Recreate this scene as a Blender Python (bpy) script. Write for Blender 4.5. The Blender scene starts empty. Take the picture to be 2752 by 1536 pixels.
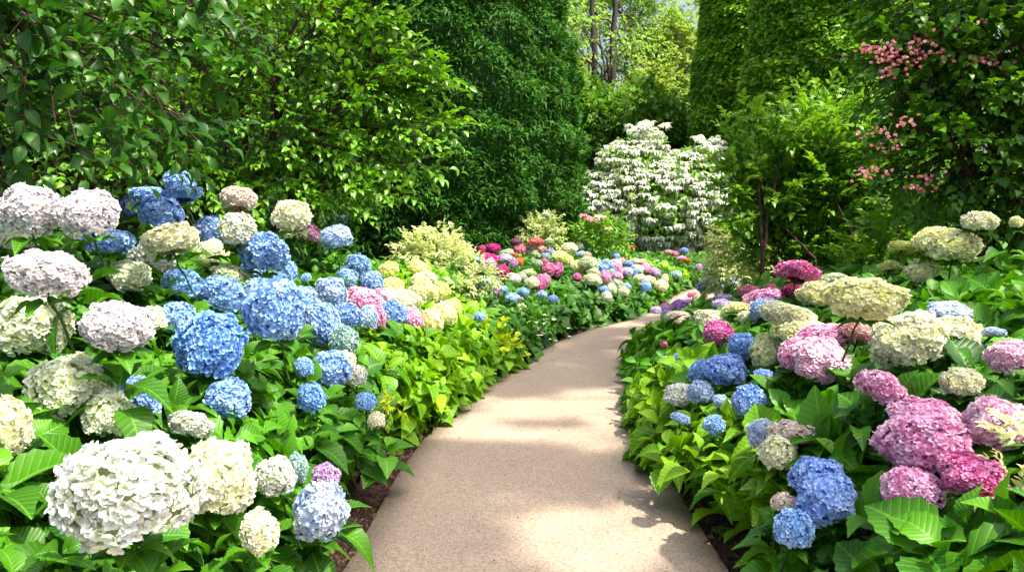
import bpy, math, random
import numpy as np
random.seed(7); rng = np.random.default_rng(7)
S = bpy.context.scene
R = math.radians

# ------------------------------------------------------------------ camera
FPX = 2140.0; EYE = 1.6; W0, H0 = 2752.0, 1536.0
PITCH = math.atan(208 / FPX)
cam = bpy.data.cameras.new('camera'); camo = bpy.data.objects.new('camera', cam)
S.collection.objects.link(camo); S.camera = camo
cam.sensor_width = 36; cam.lens = 36 * FPX / W0; cam.clip_end = 2000; cam.clip_start = 0.05
camo.location = (0, 0, EYE); camo.rotation_euler = (R(90) - PITCH, 0, 0)
# ------------------------------------------------------------------ light
SUN_EL, SUN_AZ = R(62), R(118)          # azimuth measured from +Y towards +X
w = bpy.data.worlds.new('World'); S.world = w; w.use_nodes = True
nt = w.node_tree; nt.nodes.clear()
sky = nt.nodes.new('ShaderNodeTexSky'); sky.sky_type = 'NISHITA'; sky.sun_disc = False
sky.sun_elevation = SUN_EL; sky.sun_rotation = SUN_AZ; sky.dust_density = 7.0; sky.air_density = 1.0
bg = nt.nodes.new('ShaderNodeBackground'); bg.inputs[1].default_value = 0.15
ow = nt.nodes.new('ShaderNodeOutputWorld')
nt.links.new(sky.outputs[0], bg.inputs[0]); nt.links.new(bg.outputs[0], ow.inputs[0])
sl = bpy.data.lights.new('sun', 'SUN'); sl.energy = 4.1; sl.angle = R(1.2); sl.color = (1, 0.92, 0.78)
so = bpy.data.objects.new('sun', sl); S.collection.objects.link(so)
SDIR = np.array([math.cos(SUN_EL) * math.sin(SUN_AZ), math.cos(SUN_EL) * math.cos(SUN_AZ), math.sin(SUN_EL)])
from mathutils import Vector
so.rotation_euler = Vector(SDIR).to_track_quat('Z', 'Y').to_euler()
S.view_settings.view_transform = 'Standard'; S.view_settings.look = 'None'
S.view_settings.exposure = 1.12; S.view_settings.gamma = 1
S.render.engine = 'CYCLES'
try:
    S.cycles.max_bounces = 6; S.cycles.transparent_max_bounces = 4
except Exception: pass

# ------------------------------------------------------------------ helpers
def nrm(a):
    return a / np.maximum(np.linalg.norm(a, axis=-1, keepdims=True), 1e-9)
_cF = np.array([0, math.cos(PITCH), -math.sin(PITCH)]); _cU = np.array([0, math.sin(PITCH), math.cos(PITCH)])
def ray(u, v):
    return np.array([(u - W0 / 2) / FPX, 0, 0]) + _cF + (H0 / 2 - v) / FPX * _cU
def project(P):
    q = P - np.array([0, 0, EYE]); d = np.maximum(q @ _cF, 0.01)
    return q[:, 0] / d * FPX + W0 / 2, H0 / 2 - (q @ _cU) / d * FPX, d
_nk = [(rng.normal(size=3), rng.uniform(0, 6.28), 1.0) for _ in range(10)]
def noise(P, f=1.0):
    s = np.zeros(len(P))
    for i, (k, ph, a) in enumerate(_nk):
        s += np.sin((P @ k) * f * (1 + 0.25 * i) + ph) / (1 + 0.15 * i)
    return s / 4.0

class Acc:
    def __init__(s): s.V = []; s.F = []; s.L = []; s.n = 0
    def add(s, v, f, l):
        if len(v) == 0: return
        s.V.append(v); s.F.append(f + s.n); s.L.append(l); s.n += len(v)
    def build(s, name, mat, parent=None, origin=(0, 0, 0), smooth=True):
        me = bpy.data.meshes.new(name)
        if s.n:
            V = np.concatenate(s.V) - np.array(origin); F = np.concatenate(s.F); L = np.concatenate(s.L)
            me.vertices.add(len(V)); me.vertices.foreach_set('co', V.astype(np.float32).ravel())
            me.loops.add(4 * len(F)); me.loops.foreach_set('vertex_index', F.astype(np.int32).ravel())
            me.polygons.add(len(F)); me.polygons.foreach_set('loop_start', np.arange(0, 4 * len(F), 4, dtype=np.int32))
            me.polygons.foreach_set('use_smooth', np.full(len(F), smooth))
            me.update(calc_edges=True)
            at = me.attributes.new('lf', 'FLOAT_VECTOR', 'POINT'); at.data.foreach_set('vector', L.astype(np.float32).ravel())
        if mat: me.materials.append(mat)
        o = bpy.data.objects.new(name, me); S.collection.objects.link(o)
        if parent: o.parent = parent
        else: o.location = origin
        return o

def template(rows, prof, fold=.18, droop=.25, serr=0.0, cup=0.0):
    """leaf outline: three columns; x in half-widths, y along 0..1, z normal"""
    vs = []; uv = []
    for i in range(rows + 1):
        t = i / rows; wd = np.interp(t, np.linspace(0, 1, len(prof)), prof)
        wd *= 1 + (serr if i % 2 else -serr)
        z0 = -droop * t * t + 0.06 * math.sin(t * 3.1)
        for c in (-1, 0, 1):
            vs.append((c * wd, t - droop * .25 * t * t, z0 + (fold * wd * .5 if c else 0) + cup * (wd * abs(c)) ** 2))
            uv.append((c * wd, t))
    fs = []
    for i in range(rows):
        for c in (0, 1):
            a = i * 3 + c; fs.append((a, a + 1, a + 4, a + 3))
    return np.array(vs), np.array(fs), np.array(uv)
def rhomb(fold=.15, droop=.2):
    v = np.array([(0, 0, 0), (-1, .45, fold), (0, 1, -droop), (1, .45, fold)], float)
    return v, np.array([(0, 3, 2, 1)]), np.array([(0, 0), (-1, .45), (0, 1), (1, .45)], float)
OV = [0.05, .42, .76, .95, 1, .92, .70, .36, .03]
T_NEAR = [template(12, OV, .3, d, .07) for d in (.12, .3, .5, .7)]
T_MID = [template(5, OV, .3, d) for d in (.15, .35, .55)]
T_ARCH = [template(6, [.04, .5, .9, 1, .85, .5, .03], .25, d) for d in (.08, .25, .42)]
T_FAR = [template(3, [.06, 1, .75, .03], .3, d) for d in (.15, .4, .65)]
T_RH = [rhomb(.15, .15), rhomb(.3, .35)]
T_LANCE = [template(4, [.1, .8, 1, .7, .04], .3, d) for d in (.15, .4, .7)]

def leaves(acc, P, D, N, L, Wd, T, r):
    """scatter leaves; P,D,N (k,3); L,Wd,r (k,) ; T list of templates"""
    k = len(P)
    if not k: return
    D = nrm(D); X = nrm(np.cross(D, N)); N = np.cross(X, D)
    pick = rng.integers(0, len(T), k)
    for ti, (tv, tf, tu) in enumerate(T):
        m = np.where(pick == ti)[0]
        if not len(m): continue
        p, d, n, x = P[m], D[m], N[m], X[m]; l = L[m][:, None, None]; ww = Wd[m][:, None, None]
        v = (p[:, None] + x[:, None] * (tv[None, :, 0:1] * ww) + d[:, None] * (tv[None, :, 1:2] * l)
             + n[:, None] * (tv[None, :, 2:3] * l))
        nv = len(tv)
        f = (tf[None] + (np.arange(len(m)) * nv)[:, None, None]).reshape(-1, 4)
        lf = np.empty((len(m), nv, 3)); lf[:, :, 0:2] = tu[None]; lf[:, :, 2] = r[m][:, None]
        acc.add(v.reshape(-1, 3), f, lf.reshape(-1, 3))

def tube(acc, pts, rad, n=6, r=.5):
    pts = np.array(pts, float); rad = np.broadcast_to(np.array(rad, float), (len(pts),))
    tg = nrm(np.gradient(pts, axis=0)); ref = np.array([0.13, 0.21, 1.0]) if abs(tg[0][2]) < .9 else np.array([1.0, 0.1, 0])
    a = nrm(np.cross(tg, ref)); b = np.cross(tg, a)
    an = np.arange(n) * 2 * math.pi / n
    v = pts[:, None] + rad[:, None, None] * (a[:, None] * np.cos(an)[None, :, None] + b[:, None] * np.sin(an)[None, :, None])
    m = len(pts); f = []
    for i in range(m - 1):
        for j in range(n):
            f.append((i * n + j, i * n + (j + 1) % n, (i + 1) * n + (j + 1) % n, (i + 1) * n + j))
    lf = np.zeros((m * n, 3)); lf[:, 2] = r; lf[:, 1] = np.repeat(np.linspace(0, 1, m), n)
    acc.add(v.reshape(-1, 3), np.array(f), lf)
def bend(a, b, sag=.1, n=6, wob=.05):
    a = np.array(a, float); b = np.array(b, float); t = np.linspace(0, 1, n)[:, None]
    p = a + (b - a) * t; ln = np.linalg.norm(b - a)
    p[:, 2] += np.sin(t[:, 0] * math.pi) * sag * ln
    p[1:-1] += rng.normal(size=(n - 2, 3)) * wob * ln * .4
    return p

def nodes(m):
    m.use_nodes = True; t = m.node_tree; t.nodes.clear(); return t
def N_(t, typ, **kw):
    n = t.nodes.new('ShaderNode' + typ)
    for k, v in kw.items():
        if k == 'i':
            for a, b in v.items(): n.inputs[a].default_value = b
        else: setattr(n, k, v)
    return n
def mix(t, fac, a, b):
    n = N_(t, 'MixRGB'); 
    for s, x in zip(n.inputs, (fac, a, b)):
        if hasattr(x, 'is_output'): t.links.new(x, s)
        elif isinstance(x, tuple): s.default_value = (*x, 1)
        else: s.default_value = x
    return n.outputs[0]
def math_(t, op, a, b=0.0, c=0.0):
    n = N_(t, 'Math', operation=op)
    for s, x in zip(n.inputs, (a, b, c)):
        if hasattr(x, 'is_output'): t.links.new(x, s)
        else: s.default_value = x
    return n.outputs[0]

def leaf_mat(name, ca, cb, rough=.42, trans=.28, veins=0, tcol=None, edge=None, spec=.45):
    m = bpy.data.materials.new(name); t = nodes(m); lk = t.links.new
    at = N_(t, 'Attribute', attribute_name='lf'); sp = N_(t, 'SeparateXYZ'); lk(at.outputs['Vector'], sp.inputs[0])
    u, v, r = sp.outputs
    col = mix(t, r, ca, cb)
    au = math_(t, 'ABSOLUTE', u)
    mid = math_(t, 'LESS_THAN', au, .05)
    bump = None
    if veins:
        ph = math_(t, 'MULTIPLY', math_(t, 'SUBTRACT', v, math_(t, 'MULTIPLY', au, .28)), veins * 6.283)
        sn = math_(t, 'POWER', math_(t, 'ABSOLUTE', math_(t, 'SINE', math_(t, 'MULTIPLY', ph, .5))), .6)   # 0 on the vein
        vein = math_(t, 'LESS_THAN', sn, .3)
        col = mix(t, math_(t, 'MULTIPLY', math_(t, 'MAXIMUM', vein, mid), .35), col, tuple(min(1, c * 2.0 + .03) for c in cb))
        ns = N_(t, 'TexNoise', i={'Scale': 60.0}); 
        h = math_(t, 'ADD', sn, math_(t, 'MULTIPLY', ns.outputs[0], .5))
        bp = N_(t, 'Bump', i={'Strength': .28, 'Distance': .005}); lk(h, bp.inputs['Height']); bump = bp.outputs[0]
    else:
        col = mix(t, math_(t, 'MULTIPLY', mid, .25), col, tuple(min(1, c * 1.8) for c in cb))
    if edge:
        col = mix(t, math_(t, 'GREATER_THAN', au, edge[1]), col, edge[0])
    geo = N_(t, 'NewGeometry')
    ns2 = N_(t, 'TexNoise', i={'Scale': 1.7, 'Detail': 3.0}); lk(geo.outputs['Position'], ns2.inputs['Vector'])
    hs = N_(t, 'HueSaturation'); lk(col, hs.inputs['Color'])
    lk(math_(t, 'MULTIPLY_ADD', ns2.outputs[0], .9, .55), hs.inputs['Value'])
    col = hs.outputs[0]
    pb = N_(t, 'BsdfPrincipled', i={'Roughness': rough, 'Specular IOR Level': spec}); lk(col, pb.inputs['Base Color'])
    tr = N_(t, 'BsdfTranslucent')
    tc = N_(t, 'HueSaturation', i={'Hue': .492, 'Saturation': 1.05, 'Value': 1.8}); lk(col, tc.inputs['Color']); lk(tc.outputs[0], tr.inputs[0])
    if bump: lk(bump, pb.inputs['Normal'])
    mx = N_(t, 'MixShader', i={0: trans}); lk(pb.outputs[0], mx.inputs[1]); lk(tr.outputs[0], mx.inputs[2])
    o = N_(t, 'OutputMaterial'); lk(mx.outputs[0], o.inputs[0]); return m
_pm = {}
PET = {  # name: (main, second, centre)
 'white': ((.78, .80, .80), (.76, .79, .66), (.46, .58, .16)),
 'lilacwhite': ((.80, .76, .84), (.82, .79, .78), (.58, .52, .50)),
 'greenwhite': ((.82, .86, .68), (.78, .84, .54), (.58, .70, .26)),
 'cream': ((.89, .89, .72), (.89, .89, .58), (.76, .80, .30)),
 'yellow': ((.90, .90, .60), (.90, .89, .42), (.86, .84, .22)),
 'limey': ((.86, .88, .40), (.84, .86, .30), (.72, .76, .14)),
 'pale green': ((.55, .66, .38), (.62, .68, .48), (.40, .52, .2)),
 'sage': ((.48, .58, .44), (.56, .62, .50), (.35, .45, .25)),
 'teal': ((.34, .55, .55), (.50, .66, .58), (.3, .5, .35)),
 'blue': ((.28, .50, .87), (.44, .63, .90), (.14, .31, .74)),
 'deepblue': ((.18, .38, .84), (.29, .50, .87), (.08, .22, .64)),
 'lightblue': ((.42, .60, .87), (.62, .75, .89), (.30, .48, .66)),
 'whiteblue': ((.66, .74, .84), (.36, .52, .84), (.62, .70, .52)),
 'slate': ((.26, .36, .62), (.36, .46, .68), (.2, .28, .4)),
 'greyblue': ((.30, .42, .60), (.42, .52, .66), (.3, .42, .45)),
 'pink': ((.86, .42, .66), (.89, .64, .80), (.70, .18, .42)),
 'pinkwhite': ((.86, .50, .68), (.88, .74, .80), (.76, .34, .50)),
 'hotpink': ((.76, .17, .44), (.83, .36, .60), (.52, .05, .22)),
 'magenta': ((.60, .015, .25), (.68, .05, .34), (.5, .02, .2)),
 'crimson': ((.50, .05, .18), (.62, .12, .28), (.4, .05, .12)),
 'rose': ((.70, .18, .30), (.74, .34, .42), (.6, .2, .25)),
 'coral': ((.70, .18, .17), (.74, .28, .26), (.6, .2, .15)),
 'dusty': ((.66, .36, .36), (.70, .46, .44), (.5, .3, .25)),
 'peach': ((.78, .55, .46), (.80, .66, .58), (.65, .5, .3)),
 'creampink': ((.88, .74, .70), (.90, .86, .70), (.75, .62, .40)),
 'lilac': ((.54, .32, .62), (.66, .48, .70), (.5, .35, .5)),
 'lavender': ((.56, .48, .72), (.70, .62, .76), (.55, .5, .6)),
 'purple': ((.30, .16, .48), (.40, .26, .58), (.3, .15, .4)),
 'plum': ((.24, .07, .20), (.34, .12, .28), (.2, .06, .15)),
 'violet': ((.24, .20, .60), (.34, .28, .66), (.2, .2, .5)),
 'orange': ((.80, .20, .05), (.80, .28, .08), (.7, .15, .03)),
 'sand': ((.66, .62, .38), (.66, .58, .42), (.5, .5, .2)),
 'red': ((.65, .04, .02), (.7, .1, .04), (.5, .03, .02)),
}
def petal_mat(c):
    if c in _pm: return _pm[c]
    m = bpy.data.materials.new('petal ' + c); t = nodes(m); lk = t.links.new
    a, b, cc = PET[c]
    at = N_(t, 'Attribute', attribute_name='lf'); sp = N_(t, 'SeparateXYZ'); lk(at.outputs['Vector'], sp.inputs[0])
    u, v, r = sp.outputs
    tc = N_(t, 'TexCoord'); ns = N_(t, 'TexNoise', i={'Scale': 1.6, 'Detail': 2.0}); lk(tc.outputs['Object'], ns.inputs['Vector'])
    oi = N_(t, 'ObjectInfo')
    f = N_(t, 'MapRange', i={1: .40, 2: .62}); lk(math_(t, 'ADD', ns.outputs[0], math_(t, 'MULTIPLY', math_(t, 'SUBTRACT', r, .5), .22)), f.inputs[0])
    col = mix(t, f.outputs[0], a, b)
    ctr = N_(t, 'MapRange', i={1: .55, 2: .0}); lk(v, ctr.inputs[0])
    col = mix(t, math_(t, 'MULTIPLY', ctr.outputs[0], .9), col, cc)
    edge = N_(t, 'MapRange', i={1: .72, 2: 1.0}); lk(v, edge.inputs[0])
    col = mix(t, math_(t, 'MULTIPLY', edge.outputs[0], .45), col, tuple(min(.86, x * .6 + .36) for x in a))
    hs = N_(t, 'HueSaturation'); lk(col, hs.inputs['Color'])
    lk(math_(t, 'MULTIPLY_ADD', r, .26, .86), hs.inputs['Value'])
    lk(math_(t, 'MULTIPLY_ADD', oi.outputs['Random'], .02, .49), hs.inputs['Hue'])
    pb = N_(t, 'BsdfPrincipled', i={'Roughness': .6, 'Specular IOR Level': .2}); lk(hs.outputs[0], pb.inputs['Base Color'])
    tr = N_(t, 'BsdfTranslucent'); lk(hs.outputs[0], tr.inputs[0])
    mx = N_(t, 'MixShader', i={0: .22}); lk(pb.outputs[0], mx.inputs[1]); lk(tr.outputs[0], mx.inputs[2])
    o = N_(t, 'OutputMaterial'); lk(mx.outputs[0], o.inputs[0]); _pm[c] = m; return m
def bark_mat(name, c):
    m = bpy.data.materials.new(name); t = nodes(m); lk = t.links.new
    ns = N_(t, 'TexNoise', i={'Scale': 25.0, 'Detail': 5.0})
    col = mix(t, ns.outputs[0], tuple(x * .5 for x in c), tuple(x * 1.5 for x in c))
    pb = N_(t, 'BsdfPrincipled', i={'Roughness': .85}); lk(col, pb.inputs['Base Color'])
    bp = N_(t, 'Bump', i={'Strength': .6, 'Distance': .01}); lk(ns.outputs[0], bp.inputs['Height']); lk(bp.outputs[0], pb.inputs['Normal'])
    o = N_(t, 'OutputMaterial'); lk(pb.outputs[0], o.inputs[0]); return m

M_HYD = leaf_mat('hydrangea leaf', (.010, .065, .004), (.085, .27, .009), rough=.42, trans=.22, veins=9, spec=.3)
M_HYDF = leaf_mat('hydrangea leaf far', (.012, .070, .005), (.070, .22, .012), rough=.48, trans=.2, spec=.3)
M_LIME = leaf_mat('bright leaf', (.035, .16, .005), (.25, .48, .010), rough=.42, trans=.26, veins=8, spec=.3)
M_YEL = leaf_mat('golden leaf', (.22, .44, .015), (.62, .70, .03), trans=.3)
M_VAR = leaf_mat('variegated leaf', (.10, .24, .02), (.72, .74, .36), trans=.25, rough=.5)
M_DARK = leaf_mat('dark glossy leaf', (.012, .06, .006), (.055, .18, .014), rough=.42, trans=.28, spec=.32)
M_GLOSS = leaf_mat('glossy shrub leaf', (.012, .075, .005), (.14, .34, .018), rough=.33, trans=.22, spec=.45)
M_CON = leaf_mat('conifer spray', (.013, .07, .007), (.055, .185, .012), rough=.6, trans=.22, spec=.25)
M_IVY = leaf_mat('ivy leaf', (.06, .21, .012), (.28, .50, .03), rough=.4, trans=.35)
M_SHR = leaf_mat('shrub leaf', (.04, .16, .010), (.19, .38, .03), rough=.4, trans=.32)
M_WEI = leaf_mat('weigela leaf', (.016, .075, .006), (.11, .29, .014), rough=.38, trans=.26, spec=.35)
M_WHT = leaf_mat('white bract', (.50, .56, .42), (.84, .85, .76), trans=.15, rough=.6)
M_TREE = leaf_mat('tree leaf', (.11, .24, .03), (.25, .39, .06), trans=.42, rough=.5)
M_TREEY = leaf_mat('yellow tree leaf', (.13, .24, .03), (.27, .36, .06), trans=.42, rough=.5)
M_TREED = leaf_mat('deep tree leaf', (.045, .15, .014), (.12, .27, .02), trans=.35, rough=.5)
M_PINKF = leaf_mat('pink blossom', (.55, .12, .20), (.80, .50, .46), trans=.3, rough=.5)
M_WFL = leaf_mat('white blossom', (.7, .7, .66), (.85, .85, .8), trans=.25, rough=.5)
M_STEM = bark_mat('green stem', (.05, .10, .02)); M_TWIG = bark_mat('red twig', (.055, .025, .018)); M_BARK = bark_mat('bark', (.035, .026, .020))

def empty(name, loc, label, cat, group=None):
    o = bpy.data.objects.new(name, None); S.collection.objects.link(o); o.location = loc
    o.empty_display_size = .1
    o['label'] = label; o['category'] = cat
    if group: o['group'] = group
    return o

# ------------------------------------------------------------------ path and ground
LE = np.array([(-1.35, -1), (-1.15, .5), (-.95, 1.8), (-.80, 2.8), (-.72, 3.5), (-.69, 4.8), (-.53, 5.9), (-.28, 7.0), (.045, 8.0), (.55, 9.5), (1.13, 10.6),
               (1.77, 11.4), (2.2, 12.4), (2.65, 13.6), (3.15, 15.0), (4.0, 16.6), (5.6, 18.0), (9, 19.2), (16, 20)], float)
RE = np.array([(1.0, -1), (1.0, .5), (.98, 1.8), (.97, 2.8), (.95, 3.5), (.93, 4.6), (.99, 5.6), (1.12, 6.8), (1.30, 8.1), (1.72, 9.5), (2.45, 10.8),
               (3.2, 11.9), (3.9, 13.0), (4.6, 14.2), (5.3, 15.3), (6.4, 16.2), (7.8, 16.8), (10, 17.4), (16, 18)], float)
def resample(P, n):
    d = np.concatenate([[0], np.cumsum(np.linalg.norm(np.diff(P, axis=0), axis=1))]); t = np.linspace(0, d[-1], n)
    Q = np.stack([np.interp(t, d, P[:, i]) for i in (0, 1)], 1)
    for _ in range(6): Q[1:-1] = (Q[:-2] + 2 * Q[1:-1] + Q[2:]) / 4
    return Q
LEs = resample(LE, 150); REs = resample(RE, 150)
def sdist(P, E):
    """signed distance to an edge polyline; positive on its left side"""
    A = E[:-1]; B = E[1:]; d = B - A; L2 = (d * d).sum(1)
    out = np.empty(len(P))
    for i in range(0, len(P), 4000):
        p = P[i:i + 4000][:, None, :2]; t = np.clip(((p - A) * d).sum(2) / L2, 0, 1)
        q = p - (A + d * t[..., None]); dd = np.sqrt((q * q).sum(2)); j = dd.argmin(1); k = np.arange(len(j))
        cr = d[j, 0] * q[k, j, 1] - d[j, 1] * q[k, j, 0]
        out[i:i + 4000] = dd[k, j] * np.sign(cr)
    return out
def ground_mat():
    m = bpy.data.materials.new('mulch soil'); t = nodes(m); lk = t.links.new
    g = N_(t, 'NewGeometry'); vo = N_(t, 'TexVoronoi', i={'Scale': 70.0}); ns = N_(t, 'TexNoise', i={'Scale': 9.0, 'Detail': 8.0})
    lk(g.outputs['Position'], vo.inputs['Vector']); lk(g.outputs['Position'], ns.inputs['Vector'])
    c = mix(t, ns.outputs[0], (.035, .018, .010), (.13, .065, .04)); c = mix(t, math_(t, 'MULTIPLY', vo.outputs['Distance'], .9), c, (.02, .012, .008))
    pb = N_(t, 'BsdfPrincipled', i={'Roughness': .95}); lk(c, pb.inputs['Base Color'])
    bp = N_(t, 'Bump', i={'Strength': 1.0, 'Distance': .02}); lk(vo.outputs['Distance'], bp.inputs['Height']); lk(bp.outputs[0], pb.inputs['Normal'])
    o = N_(t, 'OutputMaterial'); lk(pb.outputs[0], o.inputs[0]); return m
def path_mat():
    m = bpy.data.materials.new('exposed aggregate'); t = nodes(m); lk = t.links.new
    g = N_(t, 'NewGeometry')
    def nz(s, d=2.0):
        n = N_(t, 'TexNoise', i={'Scale': s, 'Detail': d}); lk(g.outputs['Position'], n.inputs['Vector']); return n.outputs[0]
    fine = N_(t, 'TexVoronoi', i={'Scale': 150.0}); lk(g.outputs['Position'], fine.inputs['Vector'])
    sp = N_(t, 'SeparateColor'); lk(fine.outputs['Color'], sp.inputs[0])
    f1 = N_(t, 'MapRange', i={1: .1, 2: .9}); lk(sp.outputs[0], f1.inputs[0])
    c = mix(t, f1.outputs[0], (.22, .17, .13), (.50, .405, .31))
    c = mix(t, math_(t, 'MULTIPLY', nz(260.0, 3.0), .6), c, (.41, .33, .25))
    big = N_(t, 'MapRange', i={1: .35, 2: .7}); lk(nz(1.3, 5.0), big.inputs[0])
    c = mix(t, math_(t, 'MULTIPLY', big.outputs[0], .28), c, (.25, .19, .155))
    pk = N_(t, 'MapRange', i={1: .93, 2: .96}); lk(sp.outputs[1], pk.inputs[0])
    c = mix(t, math_(t, 'MULTIPLY', pk.outputs[0], .6), c, (.12, .09, .07))
    pb = N_(t, 'BsdfPrincipled', i={'Roughness': .85, 'Specular IOR Level': .25}); lk(c, pb.inputs['Base Color'])
    bp = N_(t, 'Bump', i={'Strength': .5, 'Distance': .004}); lk(sp.outputs[0], bp.inputs['Height']); lk(bp.outputs[0], pb.inputs['Normal'])
    o = N_(t, 'OutputMaterial'); lk(pb.outputs[0], o.inputs[0]); return m
M_SOIL = ground_mat(); M_PATH = path_mat()
a = Acc(); xs = np.concatenate([[-400, -60], np.linspace(-20, 20, 81), [60, 400]]); ys = np.concatenate([[-100, -10], np.linspace(-2, 30, 81), [60, 600]])
X, Y = np.meshgrid(xs, ys); P = np.stack([X.ravel(), Y.ravel(), 0 * X.ravel()], 1)
inb = (sdist(P, LEs) < .12) & (sdist(P, REs) > -.12)
P[:, 2] = np.where((abs(P[:, 0]) < 20) & ~inb, .015 * noise(P, 4), 0) - .03
nx = len(xs); ii, jj = np.meshgrid(np.arange(nx - 1), np.arange(len(ys) - 1)); b0 = (jj * nx + ii).ravel()
a.add(P, np.stack([b0, b0 + 1, b0 + nx + 1, b0 + nx], 1), np.zeros((len(P), 3)))
o = a.build('ground', M_SOIL); o['kind'] = 'structure'
a = Acc(); n = len(LEs); top = .012
rows_ = []
for k in range(9):
    q = LEs * (1 - k / 8) + REs * (k / 8); rows_.append(np.column_stack([q, np.full(n, top + .012 * math.sin(math.pi * k / 8))]))
rows_.insert(0, np.column_stack([LEs, np.full(n, -.06)])); rows_.append(np.column_stack([REs, np.full(n, -.06)]))
V = np.concatenate(rows_); f = []
for k in range(len(rows_) - 1):
    for i in range(n - 1): f.append((k * n + i, (k + 1) * n + i, (k + 1) * n + i + 1, k * n + i + 1))
a.add(V, np.array(f), np.zeros((len(V), 3))); o = a.build('path', M_PATH); o['kind'] = 'structure'
# wood chips of the mulch along both path edges
M_CHIP = leaf_mat('wood chip', (.05, .022, .013), (.20, .10, .065), trans=0.0, rough=.9, spec=.2)
a = Acc()
for E, sg in ((LEs, 1), (REs, -1)):
    k = 9000; i = rng.integers(20, 120, k); tdir = nrm(E[np.minimum(i + 1, n - 1)] - E[i]); nn = np.stack([-tdir[:, 1], tdir[:, 0]], 1) * sg
    s = rng.random(k) ** 1.3 * .55 - .012
    xy = E[i] + nn * s[:, None] + rng.normal(size=(k, 2)) * .08 * np.array([0, 1.0])
    ok = (sdist(xy, E) * sg) > -.01
    xy = xy[ok]; k = len(xy)
    P = np.column_stack([xy, rng.uniform(-.015, .02, k)])
    D = np.column_stack([rng.normal(size=(k, 2)), rng.normal(size=k) * .25])
    leaves(a, P, D, np.tile([0, 0, 1.], (k, 1)) + rng.normal(size=(k, 3)) * .3, rng.uniform(.015, .05, k), rng.uniform(.004, .01, k), [rhomb(.3, .05)], rng.random(k))
k = 70; xy = np.column_stack([rng.uniform(-.7, .95, k), rng.uniform(2.8, 9, k)]); ok = (sdist(xy, LEs) < -.02) & (sdist(xy, REs) > .02); xy = xy[ok]; k = len(xy)
leaves(a, np.column_stack([xy, np.full(k, .03)]), np.column_stack([rng.normal(size=(k, 2)), np.zeros(k)]), np.tile([0, 0, 1.], (k, 1)), rng.uniform(.008, .024, k), rng.uniform(.003, .007, k), [rhomb(.3, .05)], rng.random(k) * .5)
o = a.build('mulch_chips', M_CHIP); o['kind'] = 'stuff'; o['label'] = 'dark brown wood chip mulch strewn along both path edges'; o['category'] = 'mulch'

# ------------------------------------------------------------------ bed surfaces
def HL(P):
    s = np.maximum(sdist(P, LEs), 0)
    cap = np.interp(P[:, 1], [0, 5, 7, 9, 12, 16, 22], [1.5, 1.55, 1.25, 1.0, .92, .70, .5])
    sl_ = np.interp(P[:, 1], [0, 3, 6, 9, 22], [.85, .8, .75, .6, .4])
    b = np.interp(P[:, 1], [0, 6, 9, 22], [.45, .42, .36, .3])
    return cap * np.tanh((b + sl_ * s) / cap * 1.0) ** 1.0 * 1.04
def HR(P):
    s = np.maximum(-sdist(P, REs), 0)
    cap = np.interp(P[:, 1], [0, 4, 7, 9, 11, 22], [1.25, 1.25, 1.1, .75, .48, .35])
    b = np.interp(P[:, 1], [0, 5, 7, 9.5, 22], [.50, .48, .34, .22, .2])
    return cap * np.tanh((b + .75 * s) / cap) * 1.04

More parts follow.
